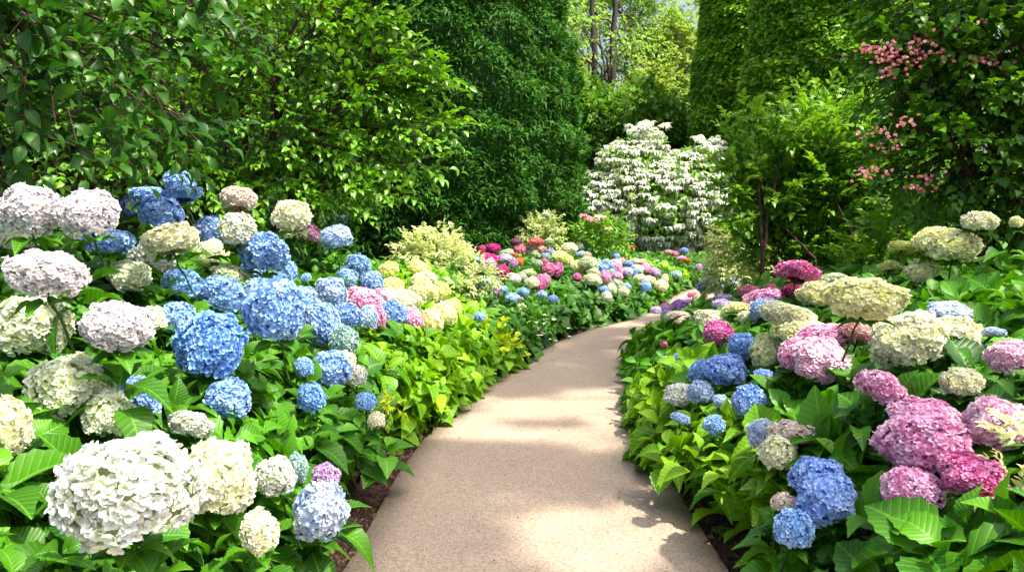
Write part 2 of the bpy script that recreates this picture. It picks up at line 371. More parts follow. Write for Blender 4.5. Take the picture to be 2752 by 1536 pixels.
# heads: (bush, frame, x, y, rx, ry, colour)
FR = {'P': (0, 0, 1.0683), 'A': (1000, 520, .3494), 'B': (1650, 600, .3893), 'C': (1950, 900, .4424), 'D': (2100, 440, .3895)}
HEADS = """
la P 75 533 78 70 lilacwhite
la P 222 540 80 62 lilacwhite
la P 62 588 60 30 cream
la P 115 692 102 64 lilacwhite
la P 295 823 96 62 lilacwhite
lb P 85 822 98 82 greenwhite
lb P 175 978 106 86 greenwhite
lb P 270 1045 62 60 greenwhite
lb P 388 805 30 34 cream
lb P 12 1075 60 76 cream
lc P 328 1240 186 148 white
lc P 550 1205 98 102 cream
lc P 655 1340 46 56 cream
lc P 480 1070 56 32 white
ld P 692 1200 52 48 white
ld P 748 1178 28 38 teal
ld P 820 1202 36 34 lilac
ld P 805 1290 68 74 whiteblue
le P 530 870 92 90 deepblue
le P 697 780 88 84 blue
le P 650 742 42 40 lightblue
le P 815 815 44 60 blue
le P 865 860 36 40 teal
le P 445 802 46 40 blue
le P 562 746 60 46 blue
le P 460 718 52 38 blue
le P 762 757 38 36 lightblue
lf P 575 1005 58 48 blue
lf P 352 1005 46 58 blue
lf P 832 930 50 45 blue
lf P 785 1002 36 36 deepblue
lf P 765 925 24 26 blue
lf P 920 1012 26 24 blue
lg P 868 912 30 28 cream
lg P 895 945 28 28 white
lg P 948 1058 22 22 cream
lh P 452 462 42 32 blue
lh P 455 490 54 20 blue
lh P 405 536 55 40 blue
lh P 345 516 34 32 blue
lh P 376 490 46 18 blue
lh P 316 540 32 34 blue
lh P 270 608 62 30 blue
lh P 342 596 30 26 blue
li P 430 606 78 42 cream
li P 530 640 38 34 cream
li P 385 650 60 40 white
li P 325 695 52 34 greenwhite
li P 578 690 45 22 pale green
li P 484 548 26 28 cream
lj P 600 502 44 30 creampink
lj P 560 515 28 24 cream
lj P 645 522 22 18 creampink
lj P 596 580 48 40 white
lj P 735 545 50 38 cream
lj P 715 578 26 22 cream
lj P 150 492 22 14 greenwhite
lk P 532 578 35 32 blue
lk P 665 640 60 50 blue
lk P 716 688 32 32 blue
lk P 636 680 30 24 blue
lk P 830 738 42 38 lightblue
lk P 770 700 14 12 blue
lk P 900 668 32 26 blue
lk P 870 700 28 24 blue
lk P 936 710 28 26 blue
lk P 845 598 38 28 lightblue
lk P 852 552 20 11 blue
ll P 918 752 46 25 pink
ll P 948 800 24 33 pink
ll P 1037 803 24 28 pink
ll P 960 745 20 20 pinkwhite
lo P 780 584 34 19 pink
lo P 725 580 24 12 pink
lm P 872 796 42 32 blue
lm P 926 800 26 30 lightblue
lm P 990 790 34 34 blue
lm P 1020 790 20 16 lightblue
ln P 1015 756 44 25 cream
ln P 985 722 30 22 limey
ln P 1085 808 29 28 yellow
ln P 1115 790 32 28 yellow
ln P 1138 774 22 22 limey
ln P 1067 735 36 26 yellow
ln P 1110 733 22 22 limey
ln P 1066 706 34 20 cream
ln P 976 680 26 17 limey
ln P 1053 674 29 16 limey
ln P 980 745 20 22 cream
ma A 930 425 55 38 magenta
ma A 848 435 32 36 crimson
ma A 900 500 76 36 magenta
ma A 1000 600 52 50 magenta
mb A 895 550 62 45 lilac
mb A 1030 505 62 36 lavender
mb A 1090 540 30 36 lilac
mb A 820 590 30 26 lavender
mb A 815 508 32 22 blue
mb A 955 760 36 33 lilac
mc A 1255 375 58 33 coral
mc A 1100 375 42 24 plum
mc A 1135 432 50 38 rose
mc A 1300 425 42 28 dusty
mc A 1330 525 35 22 rose
md A 1335 165 32 18 white
md A 1355 370 38 25 pale green
md A 1035 460 55 30 sage
md A 1260 465 50 28 pale green
md A 1270 537 40 26 sage
md A 1230 418 36 20 sage
me A 1105 478 25 19 orange
me A 1130 527 36 32 orange
mf A 1372 450 35 28 greyblue
mf A 1335 487 37 28 greyblue
mf A 1195 545 25 18 slate
mg A 1518 422 58 38 cream
mg A 1440 480 56 32 limey
mg A 1500 512 45 38 limey
mg A 1570 562 50 46 yellow
mh A 1365 582 56 45 hotpink
mh A 1425 590 40 58 hotpink
mh A 1577 645 34 30 hotpink
mi A 1290 690 42 62 hotpink
mi A 1335 672 34 50 pink
mj A 1090 655 55 38 white
mj A 1150 645 42 36 sage
mj A 1205 617 56 34 pale green
mj A 1230 688 50 45 cream
mk A 880 690 80 50 teal
mk A 965 668 32 34 teal
ml A 1165 757 42 33 blue
ml A 1010 733 36 23 blue
ml A 1080 805 54 38 lightblue
ml A 1130 822 34 42 cream
ml A 1150 885 35 34 cream
ml A 1312 775 36 28 lightblue
ml A 1392 810 38 28 blue
ml A 1262 750 18 18 blue
ml A 830 945 44 32 blue
mm A 1670 540 76 52 pale green
mm A 1698 608 50 34 greenwhite
mm A 1695 668 66 44 greenwhite
mn A 1788 652 44 54 pink
mn A 1895 597 36 44 pink
mn A 1880 637 46 32 pink
mn A 1872 538 48 28 pinkwhite
mo A 1770 575 45 36 blue
mo A 1742 528 30 22 blue
mo A 1800 525 30 22 lightblue
mo A 1832 560 30 25 blue
mo A 1840 605 35 24 teal
mp A 1600 425 30 25 slate
mp A 1690 448 36 23 blue
mp A 1610 470 42 25 lightblue
mp A 1840 465 44 28 blue
mp A 1880 486 26 24 blue
mp A 1650 476 36 25 sand
mq A 1880 702 50 40 sage
mq A 1842 736 38 42 greenwhite
mq A 1938 756 42 38 greenwhite
mq A 1957 715 34 26 lightblue
mq A 1780 740 38 28 blue
mq A 1803 795 42 38 white
mr A 1932 522 40 25 peach
mr A 2030 522 36 22 cream
mr A 2076 532 36 25 peach
mr A 2102 582 42 36 pink
mr A 2132 560 28 20 pink
mr A 2048 572 45 22 cream
ms A 1975 542 36 22 blue
ms A 1960 607 42 36 lavender
ms A 2010 602 30 40 blue
ms A 2052 600 32 20 teal
ms A 2172 606 46 32 lilac
mt A 2058 655 50 30 cream
mt A 2130 670 48 32 cream
mt A 2226 706 50 38 cream
mt A 2250 656 26 34 cream
mt A 2104 716 42 42 blue
mu A 2325 463 30 20 rose
mu A 2275 449 30 15 dusty
mu A 2377 498 36 18 pink
mu A 2420 514 28 15 orange
mv A 2400 440 32 20 blue
mv A 2515 565 28 22 lilac
mv A 2483 592 20 16 violet
mv A 2335 625 45 30 teal
mv A 2190 520 20 17 teal
ra B 655 430 78 42 slate
ra B 825 445 78 45 greyblue
ra B 815 402 75 30 slate
rb B 470 538 66 22 lilac
rb B 455 580 74 38 purple
rb B 360 588 42 34 lilac
rb B 360 640 34 36 lavender
rb B 290 600 36 26 lavender
rb B 762 522 70 34 lavender
rb B 755 570 72 40 lavender
rc B 635 508 72 42 creampink
rc B 545 502 34 26 rose
rc B 447 656 86 48 creampink
rd B 665 668 108 66 cream
rd B 850 592 90 46 yellow
rd B 905 650 50 44 cream
re B 940 480 74 50 rose
re B 1030 517 130 58 pink
re B 1270 338 152 68 hotpink
re B 1230 462 76 62 crimson
re B 1085 440 36 24 rose
rf B 725 762 104 80 hotpink
rf B 345 832 23 24 rose
rg B 1200 640 200 88 cream
rg B 1285 745 180 92 yellow
rg B 1060 890 108 118 yellow
rg B 1400 490 130 82 yellow
rg B 1505 392 124 40 pale green
rg D 575 930 282 150 yellow
rh D 310 1190 200 90 pink
rh D 268 1342 196 118 pinkwhite
rh D 100 1330 108 118 pink
rh D 530 1165 124 62 dusty
rh C 940 320 150 92 pink
ri B 1050 612 110 84 lightblue
ri B 890 848 98 80 blue
ri B 772 1012 140 96 blue
ri B 596 1030 80 84 blue
ri B 1035 1050 68 40 blue
rj B 595 1172 84 80 lightblue
rj B 450 1182 98 62 white
rj B 930 1230 106 106 blue
rj B 370 955 45 27 blue
rj B 430 918 22 20 blue
rj B 740 1230 58 42 lightblue
rj B 460 1347 66 36 lightblue
rj B 690 1392 74 62 blue
rk D 870 1222 256 196 cream
rk D 1205 1212 160 148 cream
rk C 1430 290 112 84 cream
rl D 1165 1022 138 52 whiteblue
rl D 1458 1165 82 36 whiteblue
rm D 1365 400 112 66 cream
rm D 1190 572 168 106 yellow
rm D 1050 545 124 104 yellow
rm D 965 740 108 74 yellow
rm D 828 580 84 40 limey
rm D 745 712 76 38 limey
rm D 1620 405 42 40 yellow
rn C 1210 650 285 186 pink
rn C 1200 490 205 96 pink
rn C 1130 952 190 146 pink
rn C 1500 850 196 122 hotpink
ro C 1645 545 184 164 pinkwhite
rp D 1575 1340 144 108 pinkwhite
rq C 612 992 186 144 blue
rq C 560 870 160 112 blue
rq C 412 1182 116 116 blue
rq C 358 1022 76 62 creampink
rr C 320 720 108 106 cream
rr C 405 605 150 76 creampink
rr C 225 612 92 94 whiteblue
"""
BUSH = {
 'la': 'tall hydrangea with big lilac-white heads on bare stems, at the far left',
 'lb': 'hydrangea with large greenish white heads, just above the giant white one',
 'lc': 'hydrangea in the left foreground with one giant snow-white head',
 'ld': 'small hydrangea by the mulch with a half white half blue head',
 'le': 'hydrangea with the largest deep blue heads, centre of the left bed',
 'lf': 'low hydrangea with scattered mid blue heads below the big blue ones',
 'lg': 'small hydrangea with cream heads beside the low blue ones at the path',
 'lh': 'blue hydrangea highest at the back of the left bed, under the overhanging leaves',
 'li': 'hydrangea with flat cream and lime heads between the two blue masses',
 'lj': 'hydrangea with cream-white heads on stalks at the back, in front of the dark gap',
 'lk': 'hydrangea with round mid blue heads, right of the cream-white stalked heads',
 'll': 'hydrangea with pink heads squeezed between blue and yellow ones',
 'lo': 'small pink hydrangea behind the white stalked head',
 'lm': 'hydrangea with a row of blue heads between the pink heads',
 'ln': 'hydrangea with many lemon-yellow heads at the right end of the near left bed',
 'ma': 'vivid magenta hydrangea right beside the pale variegated shrub',
 'mb': 'lilac hydrangea under the vivid magenta heads',
 'mc': 'hydrangea with coral and dusty rose heads, rearmost in the middle bed',
 'md': 'hydrangea with sage green heads among the coral ones',
 'me': 'hydrangea with two bright orange heads',
 'mf': 'grey-blue hydrangea between the sage and the lime heads',
 'mg': 'hydrangea with lime-yellow heads at the middle of the curved bed',
 'mh': 'hydrangea with a pair of round hot pink heads below the lime ones',
 'mi': 'hydrangea with upright oval raspberry heads low in the middle bed',
 'mj': 'hydrangea with white and pale green heads left of the raspberry ones',
 'mk': 'teal-green hydrangea head on stalks above dark leaves',
 'ml': 'low hydrangea with small sky-blue heads dotted along the middle bed front',
 'mm': 'hydrangea with three pale green heads right of the lime-yellow ones',
 'mn': 'pink hydrangea among small blue heads in the bend of the bed',
 'mo': 'hydrangea with a cluster of small clear blue heads in the bend',
 'mp': 'blue hydrangea along the back row near the orange-red flower',
 'mq': 'hydrangea with greenish white heads low in the bend, above the drooping leaves',
 'mr': 'peach and pink hydrangea near the far tip of the bed',
 'ms': 'lavender hydrangea near the far tip of the bed',
 'mt': 'hydrangea with cream heads and one blue head at the far tip by the path',
 'mu': 'distant hydrangea with rose, pink and orange heads past the bend',
 'mv': 'distant hydrangea with sparse blue, teal and lilac heads past the bend',
 'ra': 'slate-blue hydrangea, farthest in the right bed',
 'rb': 'purple and lavender hydrangea at the far corner of the right bed',
 'rc': 'hydrangea with cream-and-pink heads beside the purple one',
 'rd': 'hydrangea with small cream heads in the middle of the right bed',
 're': 'rose-pink hydrangea at the back of the right bed, below the stemmed shrub',
 'rf': 'hydrangea with a single hot pink head above bright leaves',
 'rg': 'hydrangea with big lemon-yellow domes, tallest in the right bed',
 'rh': 'pink hydrangea below the lemon-yellow domes',
 'ri': 'hydrangea with round blue heads left of the lemon-yellow domes',
 'rj': 'low blue and white hydrangea nearest the path on the right',
 'rk': 'hydrangea with two huge cream heads side by side',
 'rl': 'hydrangea with icy blue-white heads behind the huge cream ones',
 'rm': 'yellow hydrangea high at the right behind the bed, on leafy stems',
 'rn': 'hydrangea with a cluster of large deep pink heads, right foreground',
 'ro': 'hydrangea with one large pale pink head at the right edge',
 'rp': 'hydrangea with a mottled pink head cut off by the right edge',
 'rq': 'hydrangea with three crisp blue heads low in the right foreground',
 'rr': 'hydrangea with cream heads flushed pink half hidden by a large leaf',
}
heads = []
for ln_ in HEADS.strip().split('\n'):
    q = ln_.split(); k, fr, x, y, rx, ry = q[0], q[1], *map(float, q[2:6]); col = ' '.join(q[6:])
    ox, oy, sc = FR[fr]; u, v, ru, rv = ox + x * sc, oy + y * sc, rx * sc, ry * sc
    dr = ray(u, v); H = HL if k[0] in 'lm' else HR
    ds = np.arange(1.4, 21, .02); P = np.array([0, 0, EYE]) + ds[:, None] * dr
    hit = np.where(P[:, 2] <= H(P) * (1.0) + .0)[0]
    d = ds[hit[0]] if len(hit) else 99
    rc = .165 if k != 'lc' else .19
    d = min(d, rc * FPX / ru)
    if k[0] != 'm' : d = min(d, max(.13 * FPX / ru, .0) if d > 90 or (v < 640 and k not in ('rm',)) else d)
    if k[0] == 'm': d = max(d, .055 * FPX / ru); d = min(d, .15 * FPX / ru) if k not in ('mu', 'mv') else min(max(d, 15.5), 17.5)
    if k in ('lh', 'lj', 'la') : d = max(min(d, .135 * FPX / ru), .12 * FPX / ru)
    if k[0] == 'm' and k not in ('mu', 'mv', 'mp', 'mr', 'ms', 'mt'): d = min(d, 14.0)
    if k == 'rm': d = min(d, 5.7 + (u - 2400) * -.002)
    if k == 'rh': d *= .95
    if (k, u > 2140) == ('rg', True) and 880 < v < 900: d = 4.45
    d = max(d, 1.7)
    c = np.array([0, 0, EYE]) + d * dr
    heads.append(dict(k=k, c=c, d=d, r=ru * d / FPX, rz=rv * d / FPX, u=u, v=v, ru=ru, rv=rv, col=col))
HC = np.array([h['c'] for h in heads]); HRr = np.array([h['r'] for h in heads]); HK = [h['k'] for h in heads]

# ------------------------------------------------------------------ flower head meshes
def head_mesh(name, nf, pl, rows, seed):
    g = np.random.default_rng(seed); acc = Acc()
    i = np.arange(nf); z = 1 - i / nf * 1.72; th = i * 2.39996 + g.normal(size=nf) * .12
    rr = np.sqrt(np.maximum(1 - z * z, 0)); n = np.stack([rr * np.cos(th), rr * np.sin(th), z], 1)
    lump = 1 + .09 * np.sin(n @ np.array([5.1, 2.2, 3.3]) + seed) + .06 * np.sin(n @ np.array([-3.1, 7.2, 4.3])) + g.normal(size=nf) * .03
    p = n * lump[:, None] * (.93)
    nn = nrm(n + g.normal(size=(nf, 3)) * .28)
    ref = nrm(np.cross(nn, g.normal(size=(nf, 3)))); b = np.cross(nn, ref)
    fr = g.random(nf)
    prof = [.30, .86, 1.05, .92, .42] if rows > 2 else [.35, 1.0, .35]
    T = [template(rows, prof, .05, -c, 0, .22) for c in (.1, .3, .5)] if rows > 2 else [template(2, prof, .2, -c) for c in (.05, .2)]
    global rng; keep = rng; rng = g
    for q in range(4):
        an = q * math.pi / 2 + g.normal(size=nf) * .08; el = g.uniform(.08, .62, nf)
        D = (ref * np.cos(an)[:, None] + b * np.sin(an)[:, None]); D2 = D * np.cos(el)[:, None] + nn * np.sin(el)[:, None]
        Nn = nn * np.cos(el)[:, None] - D * np.sin(el)[:, None]
        L = pl * g.uniform(.85, 1.2, nf)
        leaves(acc, p + D * pl * .04, D2, Nn, L, L * .47, T, np.clip(fr + g.normal(size=nf) * .12, 0, 1))
    rng = keep
    # inner ball the florets sit on
    u_, v_ = np.meshgrid(np.linspace(0, 2 * math.pi, 17)[:-1], np.linspace(.02, 2.55, 9)); 
    q = np.stack([np.sin(v_) * np.cos(u_), np.sin(v_) * np.sin(u_), np.cos(v_)], 2).reshape(-1, 3) * .86
    f = [(r * 16 + c, (r + 1) * 16 + c, (r + 1) * 16 + (c + 1) % 16, r * 16 + (c + 1) % 16) for r in range(8) for c in range(16)]
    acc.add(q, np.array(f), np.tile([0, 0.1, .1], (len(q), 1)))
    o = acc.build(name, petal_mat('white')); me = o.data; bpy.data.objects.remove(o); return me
MH = [head_mesh('hydrangea head large', 680, .13, 4, s) for s in (1, 2)]
MM = [head_mesh('hydrangea head medium', 380, .155, 4, s) for s in (3, 4, 5)]
ML = [head_mesh('hydrangea head small', 340, .14, 2, s) for s in (6, 7)]

# ------------------------------------------------------------------ bushes
GRP = {'l': 'hydrangea bushes in the near left bed', 'm': 'hydrangea bushes in the curved middle bed', 'r': 'hydrangea bushes in the right bed'}
bush = {}
for k, lab in BUSH.items():
    c = np.mean([h['c'] for h in heads if h['k'] == k], axis=0)
    bush[k] = dict(e=empty('hydrangea_bush', (c[0], c[1], 0), lab, 'hydrangea', GRP[k[0]]), o=np.array([c[0], c[1], 0]), acc=Acc(), st=Acc())
EX = {  # leafy plants without flowers: key -> (xy sites, label, side)
 'xa': ([(-.62, 5.2), (-.6, 5.9), (-.72, 6.4), (-.9, 5.6)], 'leafy green hydrangea drooping over the path edge at the left bend', 'l'),
 'xb': ([(-.3, 6.9), (-.15, 7.5), (-.6, 7.2)], 'bright lime-green leafy bush at the left path edge before the golden plant', 'l'),
 'xc': ([(-.78, 4.2), (-.85, 3.6), (-1.05, 4.4)], 'dark leafy bush above the widest strip of mulch on the left', 'l'),
 'xd': ([(.9, 10.6), (1.4, 11.4), (.5, 10.1)], 'leafy bush with long drooping leaves at the foot of the middle bed', 'm'),
 'xe': ([(2.0, 12.7), (2.4, 13.6)], 'leafy bush at the narrow tip of the middle bed', 'm'),
 'xf': ([(1.5, 8.6), (1.6, 9.3), (1.95, 9.6)], 'dense leafy bush pushing out into the path on the right', 'r'),
 'xg': ([(1.1, 4.4), (1.15, 5.1), (1.2, 3.9)], 'leafy bush with pointed leaves over the right path edge', 'r'),
 'xh': ([(1.25, 3.0), (1.2, 3.4)], 'leafy bush above the mulch in the right foreground', 'r'),
 'xi': ([(2.3, 17.5), (1.4, 17.2), (3.0, 18.8)], 'low green shrub spreading before the white-flowering tree', 'm'),
 'xj': ([(3.0, 16.2), (2.5, 15.5)], 'feathery pale green shrub where the path reappears', 'm'),
 'xk': ([(2.6, 4.9), (2.9, 4.2), (2.3, 3.9)], 'dark leafy shrub at the right edge below the yellow hydrangea', 'r'),
 'xl': ([(-2.6, 6.8), (-1.9, 8.6), (-1.6, 9.6)], 'leafy green shrub behind the yellow hydrangea heads', 'l'),
 'xn': ([(3.4, 6.2), (3.9, 5.8), (3.0, 6.6)], 'mid green leafy shrub under the pink-flowered shrub', 'r'),
 'xm': ([(3.2, 9.7), (2.9, 8.6), (3.6, 11.0)], 'leafy undergrowth below the stemmed shrub on the right', 'r'),
}
SX = []; SK = []
for h in heads: SX.append(h['c'][:2]); SK.append(h['k'])
for k, (pts, lab, side) in EX.items():
    c = np.mean(pts, axis=0)
    bush[k] = dict(e=empty('leafy_shrub', (c[0], c[1], 0), lab, 'shrub'), o=np.array([c[0], c[1], 0]), acc=Acc(), st=Acc())
    for p in pts: SX.append(np.array(p)); SK.append(k)
SX = np.array(SX); SIDE = {'l': 0, 'm': 0, 'r': 1}
sside = np.array([SIDE[(EX[k][2] if k in EX else k[0])] for k in SK])

def whorls(P, A, L, near, key, young):
    """P tops, A axis, L leaf length -> rings of paired leaves; key = bush per whorl"""
    k = len(P); A = nrm(A); ref = nrm(np.cross(A, rng.normal(size=(k, 3)))); B = np.cross(A, ref)
    ks = np.array(key)
    for ring, (el, ls, dz) in enumerate(((.95, .55, .0), (.42, .95, -.03), (.05, 1.1, -.08))):
        for q in range(2 if ring == 0 else 3):
            an = ring * 1.57 + q * (3.1416 if ring == 0 else 2.0944) + rng.normal(size=k) * .25
            e = el + rng.normal(size=k) * .18
            rad = ref * np.cos(an)[:, None] + B * np.sin(an)[:, None]
            D = rad * np.cos(e)[:, None] + A * np.sin(e)[:, None]; Nn = A * np.cos(e)[:, None] - rad * np.sin(e)[:, None]
            base = P + A * (dz * L / .15)[:, None] + D * (.03)
            l = L * ls * rng.uniform(.8, 1.2, k); r = np.clip(rng.normal(.38, .2, k) + (.28 if ring == 0 else 0) + young, 0, 1)
            for kk in set(key):
                m = ks == kk
                for T, mm in ((T_NEAR, m & near), (T_MID, m & ~near & (P[:, 1] < 9)), (T_FAR, m & ~near & (P[:, 1] >= 9))):
                    if mm.any(): leaves(bush[kk]['acc'], base[mm], D[mm], Nn[mm], l[mm], l[mm] * rng.uniform(.27, .36, mm.sum()), T, r[mm])

def fill_bed(side):
    E, H, sg = (LEs, HL, 1) if side == 0 else (REs, HR, -1)
    for (y0, y1, x0, x1, sp) in ((1.0, 7.2, -4.2, 4.2, .155), (7.2, 12, -3.0, 4.5, .175), (12, 20, -1.6, 5.5, .20)):
        gx, gy = np.meshgrid(np.arange(x0, x1, sp), np.arange(y0, y1, sp)); xy = np.stack([gx.ravel(), gy.ravel()], 1)
        for layer in range(3):
            q = xy + rng.uniform(-.5, .5, xy.shape) * sp * 1.1
            if layer == 2: q = q[rng.random(len(q)) < .7]
            s = sdist(q, E) * sg
            smax = np.interp(q[:, 1], [0, 7, 9, 20], [2.7, 2.6, 3.2, 3.6]) if side == 0 else np.interp(q[:, 1], [0, 5, 12, 20], [2.2, 3.0, 2.0, 1.2])
            smin = np.interp(q[:, 1], [0, 5.0, 5.7, 8.2, 9], [.30, .26, -.02, -.02, .10]) if side == 0 else np.interp(q[:, 1], [0, 4.0, 4.6, 9, 10], [.26, .20, -.07, -.07, .05])
            m = (s > smin - (0 if layer == 0 else .05)) & (s < smax)
            m &= abs(q[:, 0]) < .70 * q[:, 1] + 1.3
            q = q[m]; s = s[m]; h = H(q)
            if side == 0: h = h - np.interp(q[:, 1], [0, 6, 8, 20], [.10, .10, .15, .17]) 
            else: h = h - .10
            z = h - (0, .15, .32)[layer] + rng.normal(size=len(q)) * .035 + .04 * noise(np.column_stack([q, 0 * s]), 3.0)
            z = np.maximum(z, .07 + rng.random(len(q)) * .06)
            P = np.column_stack([q, z])
            # outward lean near the path edge
            dd = .12; gxv = (sdist(q + [dd, 0], E) * sg - s) / dd; gyv = (sdist(q + [0, dd], E) * sg - s) / dd
            z = np.where(s < .05, np.minimum(z, .30), z); P[:, 2] = z
            lean = np.interp(s, [0, .5, 1.2], [.95, .55, .25])
            A = np.column_stack([-gxv * lean, -gyv * lean, np.ones(len(q))]) + rng.normal(size=(len(q), 3)) * .22
            # clear the room the flower heads take, and keep most shoots from growing across them
            keep = np.ones(len(q), bool); pu, pv, pd = project(P + [0, 0, .03])
            for h_ in heads:
                d3 = P - h_['c']; keep &= (d3[:, 0] ** 2 + d3[:, 1] ** 2) / (h_['r'] + .03) ** 2 + (d3[:, 2] / (h_['rz'] + .04)) ** 2 > 1
                el = ((pu - h_['u']) / (h_['ru'] * 1.0 + 30 * 3 / h_['d'])) ** 2 + ((pv - h_['v']) / (h_['rv'] * 1.0 + 35 * 3 / h_['d'])) ** 2
                keep &= ~((el < 1) & (pd < h_['d'] + .04) & (rng.random(len(q)) < .985))
            P, A, s2 = P[keep], A[keep], s[keep]
            ii_ = np.where(sside == side)[0]
            dist = ((P[:, None, :2] - SX[ii_][None]) ** 2).sum(2); j = dist.argmin(1); key = [SK[ii_[t]] for t in j]
            big = .172 if P[:, 1].mean() < 7.2 else .195
            L = big * rng.uniform(.8, 1.35, len(P)) * (1.12 if side else 1.0) * np.interp(P[:, 1], [0, 3, 6], [1.12, 1.05, 1.0])
            near = P[:, 1] < 5.2
            young = .15 * noise(P, 1.3)
            whorls(P, A, L, near, key, young)
fill_bed(0); fill_bed(1)
def clear(q, own, L=.15):
    """would a shoot here grow across the front of another flower head?"""
    for dz in (.03, .10, -.06):
        pu, pv, pd = project(q[None] + [0, 0, dz])
        for h_ in heads:
            if h_ is own or pd[0] > h_['d'] + .03: continue
            m = L * .45 * FPX / pd[0]
            if ((pu[0] - h_['u']) / (h_['ru'] + m)) ** 2 + ((pv[0] - h_['v']) / (h_['rv'] + m)) ** 2 < 1: return False
    return True

for h in heads:
    b = bush[h['k']]; near = h['d'] < 6.5
    me = (MH if h['ru'] > 75 else MM if near else ML); me = me[rng.integers(len(me))]
    o = bpy.data.objects.new('flower_head', me); S.collection.objects.link(o); o.parent = b['e']
    o.location = tuple(h['c'] - b['o']); big_ = h['ru'] > 75; rs = h['r'] * (1.07 if h['k'][0] == 'r' else 1.0) / (1.20 if big_ else 1.13 if near else .97)
    o.scale = (rs, rs, h['rz'] / (1.08 if big_ else 1.0 if near else .92))
    sx = -1 if h['k'][0] == 'r' else 1
    o.rotation_euler = (rng.normal() * .16 + .10, sx * .12 + rng.normal() * .16, rng.uniform(0, 6.28))
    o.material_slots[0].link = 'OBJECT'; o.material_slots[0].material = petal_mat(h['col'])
    # stalk down into the bush
    if h['d'] < 7.5:
        a = h['c'] - [0, 0, h['rz'] * .45]; gz = h['c'].copy(); gz[2] = max(.02, h['c'][2] - h['rz'] - .20); gz[:2] += rng.normal(size=2) * .03 + [0, .16]
        ac = Acc(); tube(ac, bend(gz, a, 0, 6, .03), [.0055, .005, .005, .0048, .005, .008], 6)
        ac.build('flower_stem', M_STEM, b['e'], b['o'])
    if h['d'] < 6.5:   # a leafy shoot right under the head
        for _ in range(2 if h['d'] < 5 else 1):
            q = h['c'] - [0, 0, h['rz'] + rng.uniform(.07, .2)] + rng.normal(size=3) * [.05, .05, 0]
            if q[2] > .1 and (clear(q, h) or rng.random() < .12): whorls(q[None], np.array([[0, 0, 1.]]) + rng.normal(size=(1, 3)) * .15, np.array([.17]), np.array([True]), [h['k']], np.array([0.]))
    if h['d'] < 7:   # pair of collar leaves below the head
        k = 4; an = rng.uniform(0, 6.28) + np.arange(k) * 1.57; rad = np.stack([np.cos(an), np.sin(an), 0 * an], 1)
        base = np.tile(h['c'] - [0, 0, h['rz'] * .85 + .03], (k, 1)) + rad * .01
        D = rad + [0, 0, .25]; L = np.full(k, .9 * min(h['r'], .13)) * rng.uniform(.8, 1.2, k)
        leaves(b['acc'], base, D, np.tile([0, 0, 1.], (k, 1)), L, L * .3, T_MID, rng.uniform(.3, .8, k))
for k, b in bush.items():
    if b['acc'].n:
        mat = M_LIME if k in ('xa', 'xb', 'xg', 'rj', 'ln', 'lm', 'xj', 'rr') else (M_HYDF if k[0] == 'm' or k in ('xe', 'xi', 'xd') else M_HYD)
        b['acc'].build('foliage', mat, b['e'], b['o'])
        g = Acc(); pts = np.concatenate(b['acc'].V)
        for t in range(6):
            e = b['o'] + (pts[rng.integers(len(pts))] - b['o']) * [.6, .6, .7]; tube(g, bend(b['o'] + [rng.normal() * .05, rng.normal() * .05, -.02], e, 0, 5, .05), [.014, .012, .009, .007, .004], 5)
        g.build('branches', M_TWIG, b['e'], b['o'])

# ------------------------------------------------------------------ shrubs and trees
def shell(blobs, k, inner=.45):
    """random points in the outer part of ellipsoids; returns points, outward normals"""
    blobs = np.array(blobs, float); w = (blobs[:, 3] * blobs[:, 5] + blobs[:, 3] * blobs[:, 4]); j = rng.choice(len(blobs), k, p=w / w.sum())
    n = nrm(rng.normal(size=(k, 3))); rad = rng.uniform(inner, 1, k) ** .5
    B = blobs[j]; return B[:, :3] + n * B[:, 3:6] * rad[:, None], nrm(n / B[:, 3:6]), j
def twigs(acc, tw, P, D, ln, nl, L, ratio, T, spread=.9, r0=.45, tip=.3, up=.0, wood=True, rad=.004):
    """arching twigs carrying alternate leaves"""
    k = len(P); D = nrm(D)
    side = nrm(np.cross(D, np.tile([0, 0, 1.], (k, 1)) + rng.normal(size=(k, 3)) * .15)); upv = np.cross(side, D)
    rt = rng.normal(r0, .18, k)
    for i in range(nl):
        t = (i + .6) / nl; p = P + D * (ln * t)[:, None]; p[:, 2] -= (t * t * ln * .22)
        sgn = 1 if i % 2 else -1
        ld = side * sgn * (spread * (1 - .55 * t)) + D * (.55 + .6 * t) + upv * (up + rng.normal(size=(k, 1)) * .3) - np.array([0, 0, .06])
        l = L * (1 - .25 * t) * rng.uniform(.75, 1.25, k)
        nn = upv + rng.normal(size=(k, 3)) * .35 + [0, 0, .3]
        leaves(acc, p, ld, nn, l, l * ratio, T, np.clip(rt + tip * t + rng.normal(size=k) * .1, 0, 1))
    if wood:
        for i in range(k):
            q = P[i] + D[i] * (ln[i] * np.linspace(-.25, 1, 4))[:, None]; q[:, 2] -= np.linspace(0, 1, 4) ** 2 * ln[i] * .22
            tube(tw, q, [rad * 1.4, rad * 1.1, rad * .8, rad * .3], 4)
def limbs(acc, base, blobs, r0=.05, n=6, sag=.12, sub=4):
    for B in blobs:
        B = np.array(B); p = bend(base, B[:3], sag, n, .06); tube(acc, p, np.linspace(r0, r0 * .35, n), 7)
        for _ in range(sub):
            d = nrm(rng.normal(size=3) + [0, 0, .3]); e = B[:3] + d * B[3:6] * .85; st = p[rng.integers(n // 2, n)]
            tube(acc, bend(st, e, .06, 5, .08), np.linspace(r0 * .4, r0 * .08, 5), 5)
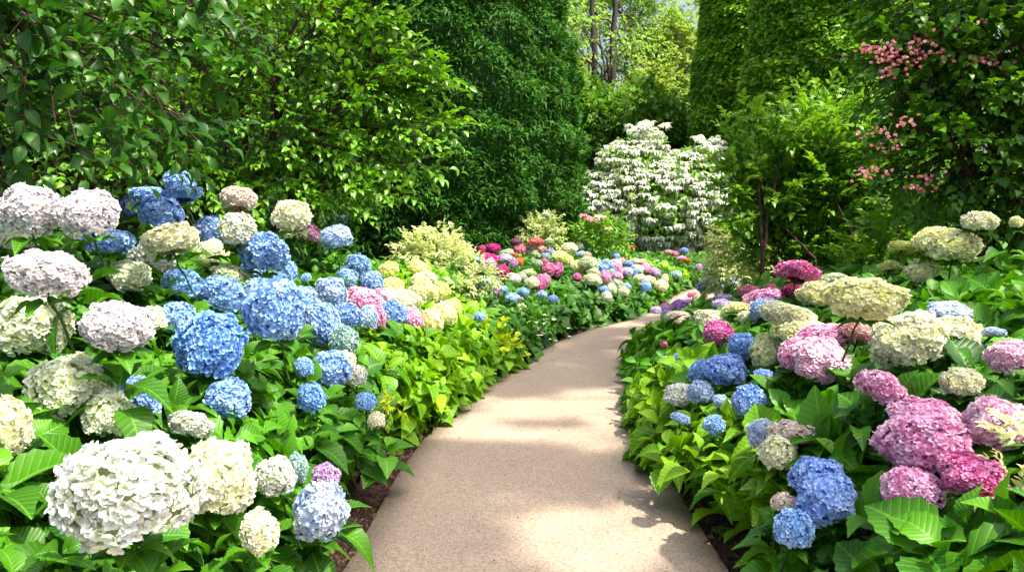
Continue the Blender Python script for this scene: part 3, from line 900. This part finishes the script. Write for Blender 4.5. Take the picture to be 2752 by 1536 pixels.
def plant(name, cat, label, base, blobs, ntw, nl, ln, L, ratio, T, mat, bark=M_TWIG, r0=.04, dirf=None, inner=.4, leafpart='crown', woodpart='branches', wood=False, rr=.45, tip=.3, sub=4, sag=.1, group=None, limb=True):
    base = np.array(base, float); e = empty(name, tuple(base), label, cat, group)
    A = Acc(); Wd = Acc(); P, n, j = shell(blobs, ntw, inner)
    P = P[P[:, 2] > .05] if True else P; n = n[:len(P)] if False else n
    return e, A, Wd, base
def make(name, cat, label, base, blobs, ntw, nl, ln, L, ratio, T, mat, bark=M_TWIG, r0=.04, up=.35, inner=.4, wood=False, rr=.45, tip=.3, sub=4, sag=.1, group=None, limb=True, jit=.45, spread=.9):
    base = np.array(base, float); e = empty(name, tuple(base), label, cat, group)
    A = Acc(); Wd = Acc(); P, n, j = shell(blobs, ntw, inner); m = P[:, 2] > .06; P, n = P[m], n[m]; k = len(P)
    D = n + rng.normal(size=(k, 3)) * jit + [0, 0, up]
    twigs(A, Wd, P, D, rng.uniform(.7, 1.3, k) * ln, nl, L * np.ones(k), ratio, T, wood=wood, r0=rr, tip=tip, spread=spread)
    if limb: limbs(Wd, base, blobs, r0, sub=sub, sag=sag)
    if Wd.n: Wd.build('branches', bark, e, base)
    A.build('crown', mat, e, base); return e

# glossy shrub on the left, behind the blue hydrangeas
gb = [(-4.6, 7.9, 1.9, 1.2, 1.0, .9), (-3.6, 8.0, 2.5, 1.2, 1.0, 1.0), (-2.7, 8.2, 2.2, 1.0, .9, .9), (-2.1, 8.2, 3.0, .9, .8, .9), (-3.3, 8.3, 3.6, 1.4, 1.0, .9), (-1.75, 8.0, 2.3, .75, .6, .45),
      (-1.5, 7.9, 2.85, .45, .5, .35), (-2.0, 8.0, 3.6, .7, .6, .6), (-5.0, 8.2, 3.4, 1.2, 1, 1.0), (-3.8, 7.9, 1.75, .8, .6, .3)]
eg = make('glossy_shrub', 'shrub', 'big sunlit shrub with glossy green leaves and arching sprays, behind the blue hydrangeas', (-3.2, 8.4, 0), gb, 1900, 7, .38, .108, .27, T_ARCH, M_GLOSS, r0=.05, wood=True, up=.15, rr=.35, tip=.55)
def xyz(u, v, d): return np.array([0, 0, EYE]) + d * ray(u * 1.0683, v * 1.0683)
def sprays(parent, base, mat, bark, pairs, L, ratio, ln, T, r0=.4, tip=.4, per=4, thick=.012, npt=9, sagv=.1, spread=.45):
    A = Acc(); Bq = Acc()
    for st, en in pairs:
        p = bend(st, en, sagv, npt, .04); tube(Bq, p, np.linspace(thick, thick * .25, npt), 5)
        for i in range(1, npt):
            for _ in range(per if i < npt - 1 else 2):
                d = nrm(en - st) * .8 + rng.normal(size=3) * spread + [0, 0, .05]
                twigs(A, Bq, (p[i] + rng.normal(size=3) * .03)[None], d[None], np.array([ln * rng.uniform(.6, 1.2)]), 7, np.array([L]), ratio, T, r0=r0, tip=tip, rad=.003)
    Bq.build('branches', bark, parent, base); A.build('crown', mat, parent, base)
pr = []
for (u, v, u2, v2) in ((880, 300, 1115, 205), (860, 380, 1130, 315), (820, 240, 1060, 150), (800, 180, 1010, 60), (850, 420, 1090, 440), (780, 480, 1000, 495), (780, 120, 950, 5), (900, 250, 1080, 240), (850, 330, 1060, 360), (700, 480, 900, 500), (760, 100, 900, 40),
                       (600, 440, 760, 500), (500, 440, 640, 500), (420, 420, 540, 480), (760, 300, 960, 200), (700, 380, 900, 400)):
    pr.append((xyz(u, v, 8.0), xyz(u2, v2, 7.5)))
sprays(eg, (-3.2, 8.4, 0), M_GLOSS, M_TWIG, pr, .115, .26, .34, T_ARCH, r0=.6, tip=.5, per=4)
# overhanging dark leaved tree, near left
base = np.array([-4.6, 4.6, 0.]); e = empty('overhanging_tree', tuple(base), 'dark large-leaved tree whose branches hang in from the top left corner', 'tree')
T1 = Acc(); tube(T1, bend(base, base + [.2, -.1, 2.6], 0, 7, .03), np.linspace(.13, .09, 7), 10)
Bq = Acc(); A = Acc()
ends = [xyz(460, 290, 4.2), xyz(330, 250, 3.8), xyz(250, 120, 3.9), xyz(520, 180, 4.3), xyz(60, 200, 3.6), xyz(420, 60, 4.2), xyz(150, 290, 3.7), xyz(560, 60, 4.6), xyz(90, 60, 3.5),
        xyz(240, 300, 4.0), xyz(400, 330, 4.3), xyz(20, 330, 4.2), xyz(310, -40, 4.0), xyz(480, -60, 4.3), xyz(80, -60, 3.8), xyz(40, 420, 4.8)]
root = base + [.2, -.1, 2.5]
for en in ends:
    st = root + rng.normal(size=3) * .2 + [0, 0, .1]
    p = bend(st, en, .16, 9, .04); tube(Bq, p, np.linspace(.032, .004, 9), 6)
    for i in range(2, 9):
        for _ in range(5):
            d = nrm((en - st)) * .5 + rng.normal(size=3) * .55 + [0, 0, -.12]
            q = p[i] + rng.normal(size=3) * .05
            twigs(A, Bq, q[None], d[None], np.array([.30]), 6, np.array([.12]), .27, T_ARCH, r0=.3, tip=.25, rad=.003)
T1.build('trunk', M_BARK, e, base); Bq.build('branches', M_TWIG, e, base); A.build('crown', M_DARK, e, base)

# dark hedge behind the left side and the big conifers
def dense(name, cat, label, cx, cy, h, rad, ry, k, L, ratio, T, mat, taper=.25, amp=.16, fq=1.3, seed=0, group=None, lowdark=True, z0=0.1, rr=.4, arc=(-math.pi, 0.35)):
    """columnar crown clothed with short outward sprays on a lumpy surface"""
    base = np.array([cx, cy, 0.]); e = empty(name, tuple(base), label, cat, group)
    A = Acc(); th = rng.uniform(-math.pi, math.pi, k); z = rng.uniform(z0, h, k)
    front = (np.sin(th) < .45) | (rng.random(k) < .3); th, z = th[front], z[front]; k = len(th)
    pr = np.sqrt(np.clip(1 - ((z / h - .38) / .68) ** 2, .02, 1)) if taper else np.ones(k)
    n = np.stack([np.cos(th), np.sin(th), np.zeros(k)], 1); q0 = n * [rad, ry, 0] + [0, 0, 0]; q0[:, 2] = z
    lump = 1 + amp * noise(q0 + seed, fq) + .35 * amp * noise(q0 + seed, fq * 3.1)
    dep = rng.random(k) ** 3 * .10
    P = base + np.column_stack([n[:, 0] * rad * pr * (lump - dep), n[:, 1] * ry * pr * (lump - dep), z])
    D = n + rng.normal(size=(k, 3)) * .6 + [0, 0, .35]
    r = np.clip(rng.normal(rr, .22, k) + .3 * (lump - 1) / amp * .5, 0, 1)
    nn = n * .7 + rng.normal(size=(k, 3)) * .5 + [0, 0, 1.0]
    l = L * rng.uniform(.6, 1.3, k)
    leaves(A, P, D, nn, l, l * ratio, T, r)
    # inner shell in the darkest leaf tone, standing in for shade inside the crown
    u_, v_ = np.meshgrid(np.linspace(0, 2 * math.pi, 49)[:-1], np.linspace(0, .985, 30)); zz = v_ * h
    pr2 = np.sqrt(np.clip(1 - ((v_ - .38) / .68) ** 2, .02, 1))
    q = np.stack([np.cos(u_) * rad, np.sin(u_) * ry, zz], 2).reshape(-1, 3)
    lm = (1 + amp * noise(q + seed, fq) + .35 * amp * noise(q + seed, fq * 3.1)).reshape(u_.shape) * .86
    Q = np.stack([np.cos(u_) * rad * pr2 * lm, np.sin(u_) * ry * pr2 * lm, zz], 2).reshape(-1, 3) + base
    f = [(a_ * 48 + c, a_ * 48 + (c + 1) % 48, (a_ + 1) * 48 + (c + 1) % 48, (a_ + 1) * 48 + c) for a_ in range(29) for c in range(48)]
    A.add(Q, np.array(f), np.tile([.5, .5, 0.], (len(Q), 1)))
    A.build('crown', mat, e, base)
    t = Acc(); tube(t, bend(base - [0, 0, .05], base + [0, 0, h * .8], 0, 6, .01), np.linspace(.22, .06, 6), 8); t.build('trunk', M_BARK, e, base)
    return e
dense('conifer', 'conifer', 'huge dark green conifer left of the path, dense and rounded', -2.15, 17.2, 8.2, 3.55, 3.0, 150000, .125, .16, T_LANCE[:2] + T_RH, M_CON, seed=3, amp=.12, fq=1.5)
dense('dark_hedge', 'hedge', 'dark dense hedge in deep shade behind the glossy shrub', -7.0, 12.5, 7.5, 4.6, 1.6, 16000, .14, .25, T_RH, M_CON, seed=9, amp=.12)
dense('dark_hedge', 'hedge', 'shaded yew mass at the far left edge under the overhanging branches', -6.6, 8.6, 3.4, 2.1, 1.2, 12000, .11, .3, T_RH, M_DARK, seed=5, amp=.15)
dense('clipped_column', 'hedge', 'tall leafy green column beyond the white-flowering tree, the narrower one', 8.1, 26.5, 12, 2.1, 2.0, 60000, .17, .42, T_RH, M_IVY, seed=12, amp=.10, fq=1.0, rr=.55, group='tall green columns on the right')
dense('clipped_column', 'hedge', 'broad tall green column clothed in small leaves, behind the pink-flowered shrub', 9.2, 21.5, 11.5, 3.0, 2.4, 100000, .14, .42, T_RH, M_IVY, seed=17, amp=.12, fq=1.1, group='tall green columns on the right')

# white-bracted tree
vb = [(3.7, 21, 1.7, 1.9, 1.3, 1.25), (4.3, 20.9, 2.2, 1.1, .9, .9), (3.2, 20.9, 2.0, 1.2, .9, .9), (2.45, 21, 1.6, 1.0, 1.0, 1.05), (5.0, 21, 1.7, 1.1, 1.0, 1.1), (3.1, 21, 2.7, .9, .8, .7), (4.9, 21, 2.6, .8, .8, .6), (3.5, 21, 3.2, .5, .5, .5)]
base = np.array([3.7, 21.2, 0.]); e = empty('flowering_tree', tuple(base), 'spreading tree covered in tiers of white bracts at the end of the path', 'tree')
A = Acc(); G = Acc(); k = 1500; P, n, j = shell(vb, k, .86); keep = (P[:, 1] < 21.6) & (P[:, 2] > .55); P, n = P[keep], n[keep]; k = len(P)
P = np.concatenate([P, np.stack([3.35 + rng.normal(size=40) * .22, 20.9 + rng.normal(size=40) * .2, rng.uniform(3.1, 3.85, 40)], 1), np.stack([5.0 + rng.normal(size=30) * .25, 20.9 + rng.normal(size=30) * .2, rng.uniform(2.9, 3.5, 30)], 1)])
n = np.concatenate([n, np.tile([0, -.3, 1.], (70, 1))]); k = len(P)
grn = noise(P, 1.6) > 1.0
for q in range(26):
    an = rng.uniform(0, 6.28, k); rad = np.stack([np.cos(an), np.sin(an), 0 * an], 1)
    D = rad * 1.0 + n * .25 + np.array([0, 0, 1.0]) * rng.uniform(-.75, .35, k)[:, None]; l = rng.uniform(.08, .15, k)
    w_ = ~grn & (rng.random(k) < .9)
    leaves(A, (P + rad * rng.uniform(0, .08, k)[:, None])[w_], D[w_], (rad * .2 + [0, 0, 1] + n * .3)[w_], l[w_], l[w_] * .21, T_LANCE, np.clip(rng.normal(.62, .25, w_.sum()), 0, 1))
P2, n2, j2 = shell(vb, 5200, .5)
leaves(G, P2, n2 + rng.normal(size=P2.shape) * .6, n2 + [0, 0, .8], rng.uniform(.12, .2, len(P2)), rng.uniform(.035, .055, len(P2)), T_FAR, rng.random(len(P2)) * .6)
A.build('blossom', M_WHT, e, base); G.build('crown', M_IVY, e, base)
G = Acc(); limbs(G, base, vb, .08); G.build('branches', M_BARK, e, base)

# right-hand shrubs
sb = [(3.4, 9.2, 1.5, .65, .6, .9), (3.7, 9.2, 1.7, .8, .6, 1.0), (4.4, 9.0, 1.4, .8, .6, .9), (3.25, 9.2, 2.2, .35, .4, .5), (3.5, 9.1, 2.5, .45, .4, .45), (4.15, 9.1, 2.4, .45, .4, .4), (5.2, 9.0, 1.2, .9, .6, .8), (3.5, 9.0, 1.0, .8, .5, .6), (3.1, 9.3, 1.5, .3, .4, .4)]
make('stemmed_shrub', 'shrub', 'upright light green shrub with thin dark stems, right of the bend', (3.5, 9.3, 0), sb, 1500, 7, .34, .112, .25, T_ARCH, M_SHR, r0=.022, wood=True, up=.9, rr=.4, tip=.45, jit=.3)
wb = [(4.2, 6.9, 2.6, .9, .7, .8), (4.0, 6.9, 3.3, .9, .7, .7), (3.75, 6.8, 2.1, .55, .5, .45), (4.7, 6.7, 1.9, .7, .6, .7), (4.9, 6.8, 3.0, .9, .6, 1.0), (3.5, 6.8, 2.75, .5, .4, .3), (3.55, 6.8, 3.4, .5, .4, .4)]
ew = make('pink_flowered_shrub', 'shrub', 'tall dark-leaved shrub with pink blossom sprays at the top right', (4.35, 7.0, 0), wb, 1500, 7, .32, .105, .34, T_ARCH, M_WEI, r0=.035, wood=True, up=.1, rr=.35, tip=.4)
Fp = Acc(); wbase = np.array([4.35, 7.0, 0.])
for (u, v, n_) in ((2190, 118, 10), (2240, 128, 12), (2300, 118, 9), (2230, 180, 10), (2290, 145, 8), (2350, 140, 8), (2470, 150, 10), (2540, 165, 7), (2200, 335, 9), (2230, 370, 6), (2290, 300, 8), (2195, 432, 12), (2330, 440, 6), (2320, 470, 8), (2330, 95, 5), (2440, 60, 4), (2200, 140, 8), (2270, 160, 6)):
    c = xyz(u, v, 6.2)
    for _ in range(int(n_ * 1.8)):
        p = c + rng.normal(size=3) * [.08, .05, .03]; k = 5; an = np.arange(k) * .9; rad = np.stack([np.cos(an), np.sin(an), 0 * an], 1)
        ax = nrm(rng.normal(size=3) + [-.2, -.6, -.8])
        leaves(Fp, np.tile(p, (k, 1)), rad * .6 + ax * .9, np.tile(ax, (k, 1)) + rad, np.full(k, .030), np.full(k, .007), T_FAR, np.clip(rng.normal(.5, .3) + rng.normal(size=k) * .15, 0, 1))
Fp.build('blossom', M_PINKF, ew, wbase)
es = [o for o in bpy.data.objects if o.name.startswith('stemmed_shrub')][0]
pr = []
for (u, v, u2, v2) in ((1920, 560, 1850, 320), (1930, 520, 1885, 285), (1950, 560, 1960, 270), (2000, 540, 2030, 290), (2050, 560, 2110, 300), (1900, 600, 1840, 480), (1960, 640, 1900, 420), (2060, 640, 2050, 430), (2100, 560, 2190, 360), (2130, 620, 2230, 470), (1920, 640, 1850, 570), (2000, 640, 1980, 500), (1890, 500, 1825, 420), (2080, 500, 2080, 350), (1990, 480, 1990, 330)):
    pr.append((xyz(u, v, 8.9), xyz(u2, v2, 8.4)))
sprays(es, (3.5, 9.3, 0), M_SHR, M_TWIG, pr, .125, .25, .30, T_ARCH, r0=.45, tip=.45, per=3, sagv=.03)
ts = Acc(); b_ = np.array([3.5, 9.3, 0.])
for (u, v, u2, v2) in ((1918, 640, 1905, 420), (1918, 640, 1960, 400), (2170, 660, 2080, 440), (2050, 650, 1960, 560)):
    q = xyz(u, v, 8.4); g_ = q.copy(); g_[2] = -.02; tube(ts, bend(g_, q, 0, 4, .01), .022, 6); tube(ts, bend(q, xyz(u2, v2, 8.5), 0, 7, .02), np.linspace(.02, .008, 7), 6)
ts.build('stem', M_TWIG, es, b_)
make('bright_shrub', 'shrub', 'sunlit yellow-green shrub between the stemmed shrub and the yellow hydrangea', (4.3, 7.9, 0), [(3.9, 7.7, 1.1, .6, .5, .55), (4.6, 7.6, 1.2, .7, .5, .5), (5.3, 7.4, 1.1, .6, .5, .6), (4.4, 7.6, .6, 1.0, .5, .5)], 800, 7, .30, .115, .27, T_MID, M_SHR, r0=.018, up=.7, rr=.5, tip=.5)
make('variegated_shrub', 'shrub', 'cream-leaved shrub at the left foot of the stemmed shrub', (2.85, 11.0, 0), [(3.05, 10.9, .75, .34, .4, .5), (2.9, 10.9, 1.15, .18, .2, .2), (3.3, 10.8, 1.0, .3, .3, .4)], 800, 6, .13, .075, .25, T_FAR, M_VAR, r0=.012, rr=.55)
make('variegated_shrub', 'shrub', 'rounded yellow-green shrub with pale tips in front of the conifer base', (-1.1, 11.4, 0), [(-1.1, 11.3, .80, .52, .5, .40), (-1.45, 11.3, .95, .22, .2, .30), (-.78, 11.2, .75, .34, .4, .36), (-1.05, 11.3, 1.18, .3, .3, .15)], 800, 7, .12, .062, .24, T_FAR, M_VAR, r0=.015, rr=.55)
make('variegated_shrub', 'shrub', 'small pale-tipped plant beside the magenta hydrangea', (-.55, 9.2, 0), [(-.55, 9.1, .70, .16, .2, .14), (-.35, 9.2, .80, .17, .18, .12)], 90, 6, .12, .06, .24, T_FAR, M_VAR, r0=.008, rr=.55)
make('variegated_shrub', 'shrub', 'thin pale green bush under the right side of the conifer', (.55, 15.3, 0), [(.5, 15.2, 1.05, .35, .3, .4), (.75, 15.2, 1.15, .2, .2, .3)], 260, 6, .2, .085, .24, T_FAR, M_VAR, r0=.015, rr=.35)
e5 = make('mixed_flower_shrub', 'shrub', 'green and gold bush with pink and white flowers before the white-flowering tree', (1.75, 16.6, 0), [(1.5, 16.4, .8, .55, .4, .5), (2.0, 16.4, .95, .45, .4, .4), (1.85, 16.3, 1.2, .25, .25, .25)], 520, 6, .2, .09, .25, T_FAR, M_SHR, r0=.015, rr=.5)
Fp = Acc()
for (u, v, m_) in ((1478, 548, 0), (1492, 556, 0), (1468, 542, 0), (1505, 545, 1), (1530, 575, 1), (1515, 548, 1)):
    c = xyz(u, v, 16.0); k = 8; an = np.arange(k) * .8; rad = np.stack([np.cos(an), np.sin(an), 0 * an], 1)
    leaves(Fp, np.tile(c, (k, 1)), rad + [0, -.3, .3], np.tile([0, -.5, 1.], (k, 1)), np.full(k, .11), np.full(k, .035), T_FAR, np.full(k, .3 + .7 * m_))
Fp.build('blossom', M_PINKF, e5, (1.75, 16.6, 0))
make('golden_plant', 'plant', 'golden yellow feathery plant spilling over the left path edge', (-.22, 7.75, 0), [(-.42, 7.95, .32, .30, .3, .08), (-.20, 7.75, .20, .20, .25, .10), (-.7, 8.1, .38, .18, .2, .06)], 130, 9, .16, .095, .3, T_ARCH, M_YEL, r0=.006, rr=.5, up=.3)
make('golden_plant', 'plant', 'tiny golden tuft among the leaves left of the path', (-.8, 4.9, 0), [(-.77, 4.9, .36, .05, .05, .03)], 12, 7, .08, .05, .16, T_LANCE, M_YEL, r0=.004, rr=.5)
make('golden_plant', 'plant', 'cream-yellow spiky plant in the bottom right corner', (1.62, 2.45, 0), [(1.56, 2.4, .66, .07, .09, .10), (1.60, 2.4, .90, .05, .07, .06), (1.56, 2.4, .50, .07, .09, .08)], 80, 9, .11, .042, .22, T_MID, M_VAR, r0=.006, rr=.75, up=.5)
e6 = make('white_flowered_plant', 'plant', 'low grey-green plant dotted with tiny white flowers at the left path edge', (.35, 9.35, 0), [(.25, 9.2, .2, .22, .25, .16), (.0, 8.8, .22, .22, .25, .16)], 140, 6, .14, .07, .3, T_FAR, M_HYDF, r0=.006, rr=.5)
Fp = Acc()
for _ in range(46):
    c = np.array([.33, 9.0, .24]) + rng.normal(size=3) * [.12, .2, .07]; k = 5; an = np.arange(k) * 1.2566; rad = np.stack([np.cos(an), np.sin(an), 0 * an], 1)
    leaves(Fp, np.tile(c, (k, 1)), rad + [0, -.3, .3], np.tile([0, -.6, 1.], (k, 1)), np.full(k, .020), np.full(k, .009), T_RH, np.full(k, .8))
Fp.build('blossom', M_WFL, e6, (.35, 9.35, 0))
# red poppy-like flower at the back row
e7 = empty('red_flower', (2.02, 14.9, 0), 'single orange-red flower standing behind the blue heads of the back row', 'flower')
c = xyz(1591, 622, 14.6); b7 = np.array([2.02, 14.9, 0.]); Fp = Acc(); k = 14; an = np.arange(k) * 2.4; rad = np.stack([np.cos(an), np.sin(an), 0 * an], 1)
leaves(Fp, np.tile(c, (k, 1)), rad + np.array([0, -.2, .6]), rad * -.3 + [0, 0, 1.], np.full(k, .06), np.full(k, .03), T_FAR, np.full(k, .5)); 
o = Fp.build('petals', leaf_mat('red petal', (.6, .04, .01), (.8, .10, .03)), e7, b7)
Fp = Acc(); tube(Fp, bend(b7, c, 0, 5, .02), .006, 5); Fp.build('flower_stem', M_STEM, e7, b7)

# background trees
def tree(name, label, base, trunks, blobs, k, nl, ln, L, ratio, mat, r0=.2, T=T_RH, group=None, inner=.3, sub=5):
    base = np.array(base, float); e = empty(name, tuple(base), label, 'tree', group)
    t = Acc()
    for tp in trunks: p = bend(base - [0, 0, .1], tp, 0, 9, .03); tube(t, p, np.linspace(r0, r0 * .45, 9), 9)
    t.build('trunk', M_BARK, e, base)
    g = Acc()
    for i, B in enumerate(blobs):
        tp = np.array(trunks[i % len(trunks)]); st = base + (tp - base) * rng.uniform(.45, .98); B = np.array(B)
        p = bend(st, B[:3], .08, 7, .07); tube(g, p, np.linspace(r0 * .24, r0 * .07, 7), 6)
        for _ in range(sub):
            d = nrm(rng.normal(size=3)); en = B[:3] + d * B[3:6] * .8; tube(g, bend(p[rng.integers(3, 7)], en, .05, 5, .1), np.linspace(r0 * .08, r0 * .02, 5), 4)
    g.build('branches', M_BARK, e, base)
    A = Acc(); P, n, j = shell(blobs, k, inner); m = P[:, 2] > .1; P, n = P[m], n[m]; kk = len(P)
    twigs(A, None, P, n + rng.normal(size=P.shape) * .7 + [0, 0, .1], rng.uniform(.6, 1.3, kk) * ln, nl, np.full(kk, L), ratio, T, wood=False, r0=.4, tip=.3)
    A.build('crown', mat, e, base); return e
def at(u, v, d): return xyz(u, v, d)
tb = []
for (u, v, d, r, rz) in ((1450, 30, 33, 1.3, .9), (1420, 130, 32, 1.0, .8), (1560, 20, 34, 1.2, .9), (1600, 90, 34, 1.2, .6), (1480, 60, 36, 1.0, .8), (1640, 60, 35, 1.2, .8), (1560, 150, 34, 1.0, .5), (1650, 140, 35, 1.1, .6),
                         (1440, 190, 33, .8, .6), (1520, -60, 34, 1.6, 1), (1620, -40, 34, 1.4, 1), (1420, -40, 34, 1.4, 1), (1580, 180, 35, .9, .4)):
    c = at(u, v, d); c = at(u, v, d + 2.0); tb.append((*c, r, r * .8, rz))
for (u, v, r) in ((1450, 60, .5), (1585, 100, .5), (1450, 130, .4)): c = at(u, v, 30.5); tb.append((*c, r, r, r * .6))
bs = at(1520, 240, 31.5); bs[2] = 0
tree('tall_tree', 'tall airy tree with twin dark trunks in the gap beyond the conifer', bs, [at(1495, -60, 31.5), at(1548, -60, 31.8)], tb, 1700, 7, .8, .20, .32, M_TREE, r0=.20, inner=.15)
def simple_tree(name, label, u, v0, v1, d, wpx, k, mat, L=.2, group=None, tone=0):
    c = at(u, v0, d); top = c[2]; r = wpx * 1.0683 / FPX * d; blobs = []
    for _ in range(9):
        a_ = rng.uniform(0, 6.28); q = rng.uniform(.1, .65)
        blobs.append((c[0] + math.cos(a_) * r * q, c[1] + math.sin(a_) * r * q, rng.uniform(top * .35, top * .85), r * .5, r * .5, top * .22))
    blobs.append((c[0], c[1], top * .8, r * .55, r * .5, top * .2))
    b = np.array([c[0], c[1], 0.]); return tree(name, label, b, [np.array([c[0], c[1], top * .8])], blobs, k, 6, .6, L, .34, mat, r0=.2, group=group)
simple_tree('yellow_green_tree', 'tree with bright yellow-green leaves beside the tall airy tree', 1640, 150, 300, 30, 110, 1900, M_TREEY, L=.2)
simple_tree('yellow_green_tree', 'yellow-green tree reaching up against the sky left of the green columns', 1690, 20, 300, 38, 110, 2600, M_TREEY, L=.22)
G3 = 'deep green trees closing the view'
simple_tree('background_tree', 'rounded mid green tree just left behind the white-flowering tree', 1500, 225, 300, 29, 120, 2300, M_TREED, group=G3)
simple_tree('background_tree', 'dark green tree right behind the white-flowering tree', 1670, 225, 300, 28, 120, 2300, M_TREED, group=G3)
simple_tree('background_tree', 'green tree rising behind the right shoulder of the conifer', 1420, 120, 300, 40, 140, 2400, M_TREE, L=.26)
for i, (x, y, h) in enumerate([(-14, 30, 13), (-6, 34, 14), (1, 52, 11), (9, 56, 10), (15, 34, 15), (22, 28, 14), (-20, 20, 12), (5, 60, 13), (14, 15, 5.5), (-13, 14, 9)]):
    labs = ['tree in the wood glimpsed behind the left hedge', 'tree in the wood hidden behind the conifer', 'far tree seen low through the gap, left one', 'far tree seen low through the gap, right one', 'tall tree behind the broad green column', 'tree at the far right of the wood',
            'tree at the far left of the wood', 'farthest tree closing the gap', 'tree behind the pink-flowered shrub', 'tree behind the glossy shrub']
    blobs = [(x + rng.normal() * 1.8, y + rng.normal() * 1.2, h * rng.uniform(.3, .85), 2.6, 2.2, h * .2) for _ in range(9)]
    tree('background_tree', labs[i], (x, y, 0), [np.array([x, y, h * .8])], blobs, 1500, 6, .9, .34, .36, M_TREE if i in (2, 3, 7) else M_TREED, r0=.25, group=G3)

# shade tree to the right, its canopy is above the frame and dapples the path
G4 = Acc(); Br = Acc(); base = np.array([7.6, 5.2, 0.]); e = empty('shade_tree', tuple(base), 'broad tree beyond the right edge whose canopy dapples the path', 'tree')
spots = [(-.2, 4.55, .5), (.45, 4.7, .42), (-.7, 4.7, .45), (.1, 5.1, .3), (-.6, 5.3, .35), (.9, 4.8, .35), (-.5, 6.25, .30), (.1, 5.75, .16), (-.25, 3.0, .5), (.7, 2.9, .45), (-.45, 3.75, .45), (-.9, 4.0, .35),
         (.0, 7.1, .45), (.7, 7.2, .42), (.3, 7.7, .45), (1.0, 7.8, .4), (.6, 8.5, .5), (1.1, 9.2, .5), (.8, 9.9, .5), (1.5, 10.2, .5), (2.1, 11.2, .5), (-.5, 7.0, .2), (.1, 8.3, .3)]
for (x, y, r) in spots:
    for q in range(3 if r > .3 else 2):
        hgt = rng.uniform(7.6, 8.8); t = hgt / SDIR[2]; c = np.array([x, y, 0]) + SDIR * t + rng.normal(size=3) * [.12, .12, .05]
        k = int(200 * r * r / .2) + 14; P, n, j = shell([(c[0], c[1], c[2], r, r * .9, .22)], k, 0.02)
        leaves(G4, P, rng.normal(size=(k, 3)) * [1, 1, .3], np.tile([0, 0, 1.], (k, 1)) + rng.normal(size=(k, 3)) * .4, rng.uniform(.09, .15, k), rng.uniform(.03, .05, k), T_FAR, rng.random(k) * .8)
        if q == 0: tube(Br, bend(base + [0, 0, 6.6], c, .05, 7, .05), np.linspace(.05, .008, 7), 5)
t = Acc(); tube(t, bend(base - [0, 0, .05], base + [0, 0, 6.8], 0, 7, .01), np.linspace(.2, .13, 7), 10); t.build('trunk', M_BARK, e, base)
Br.build('branches', M_BARK, e, base); G4.build('crown', M_TREE, e, base)
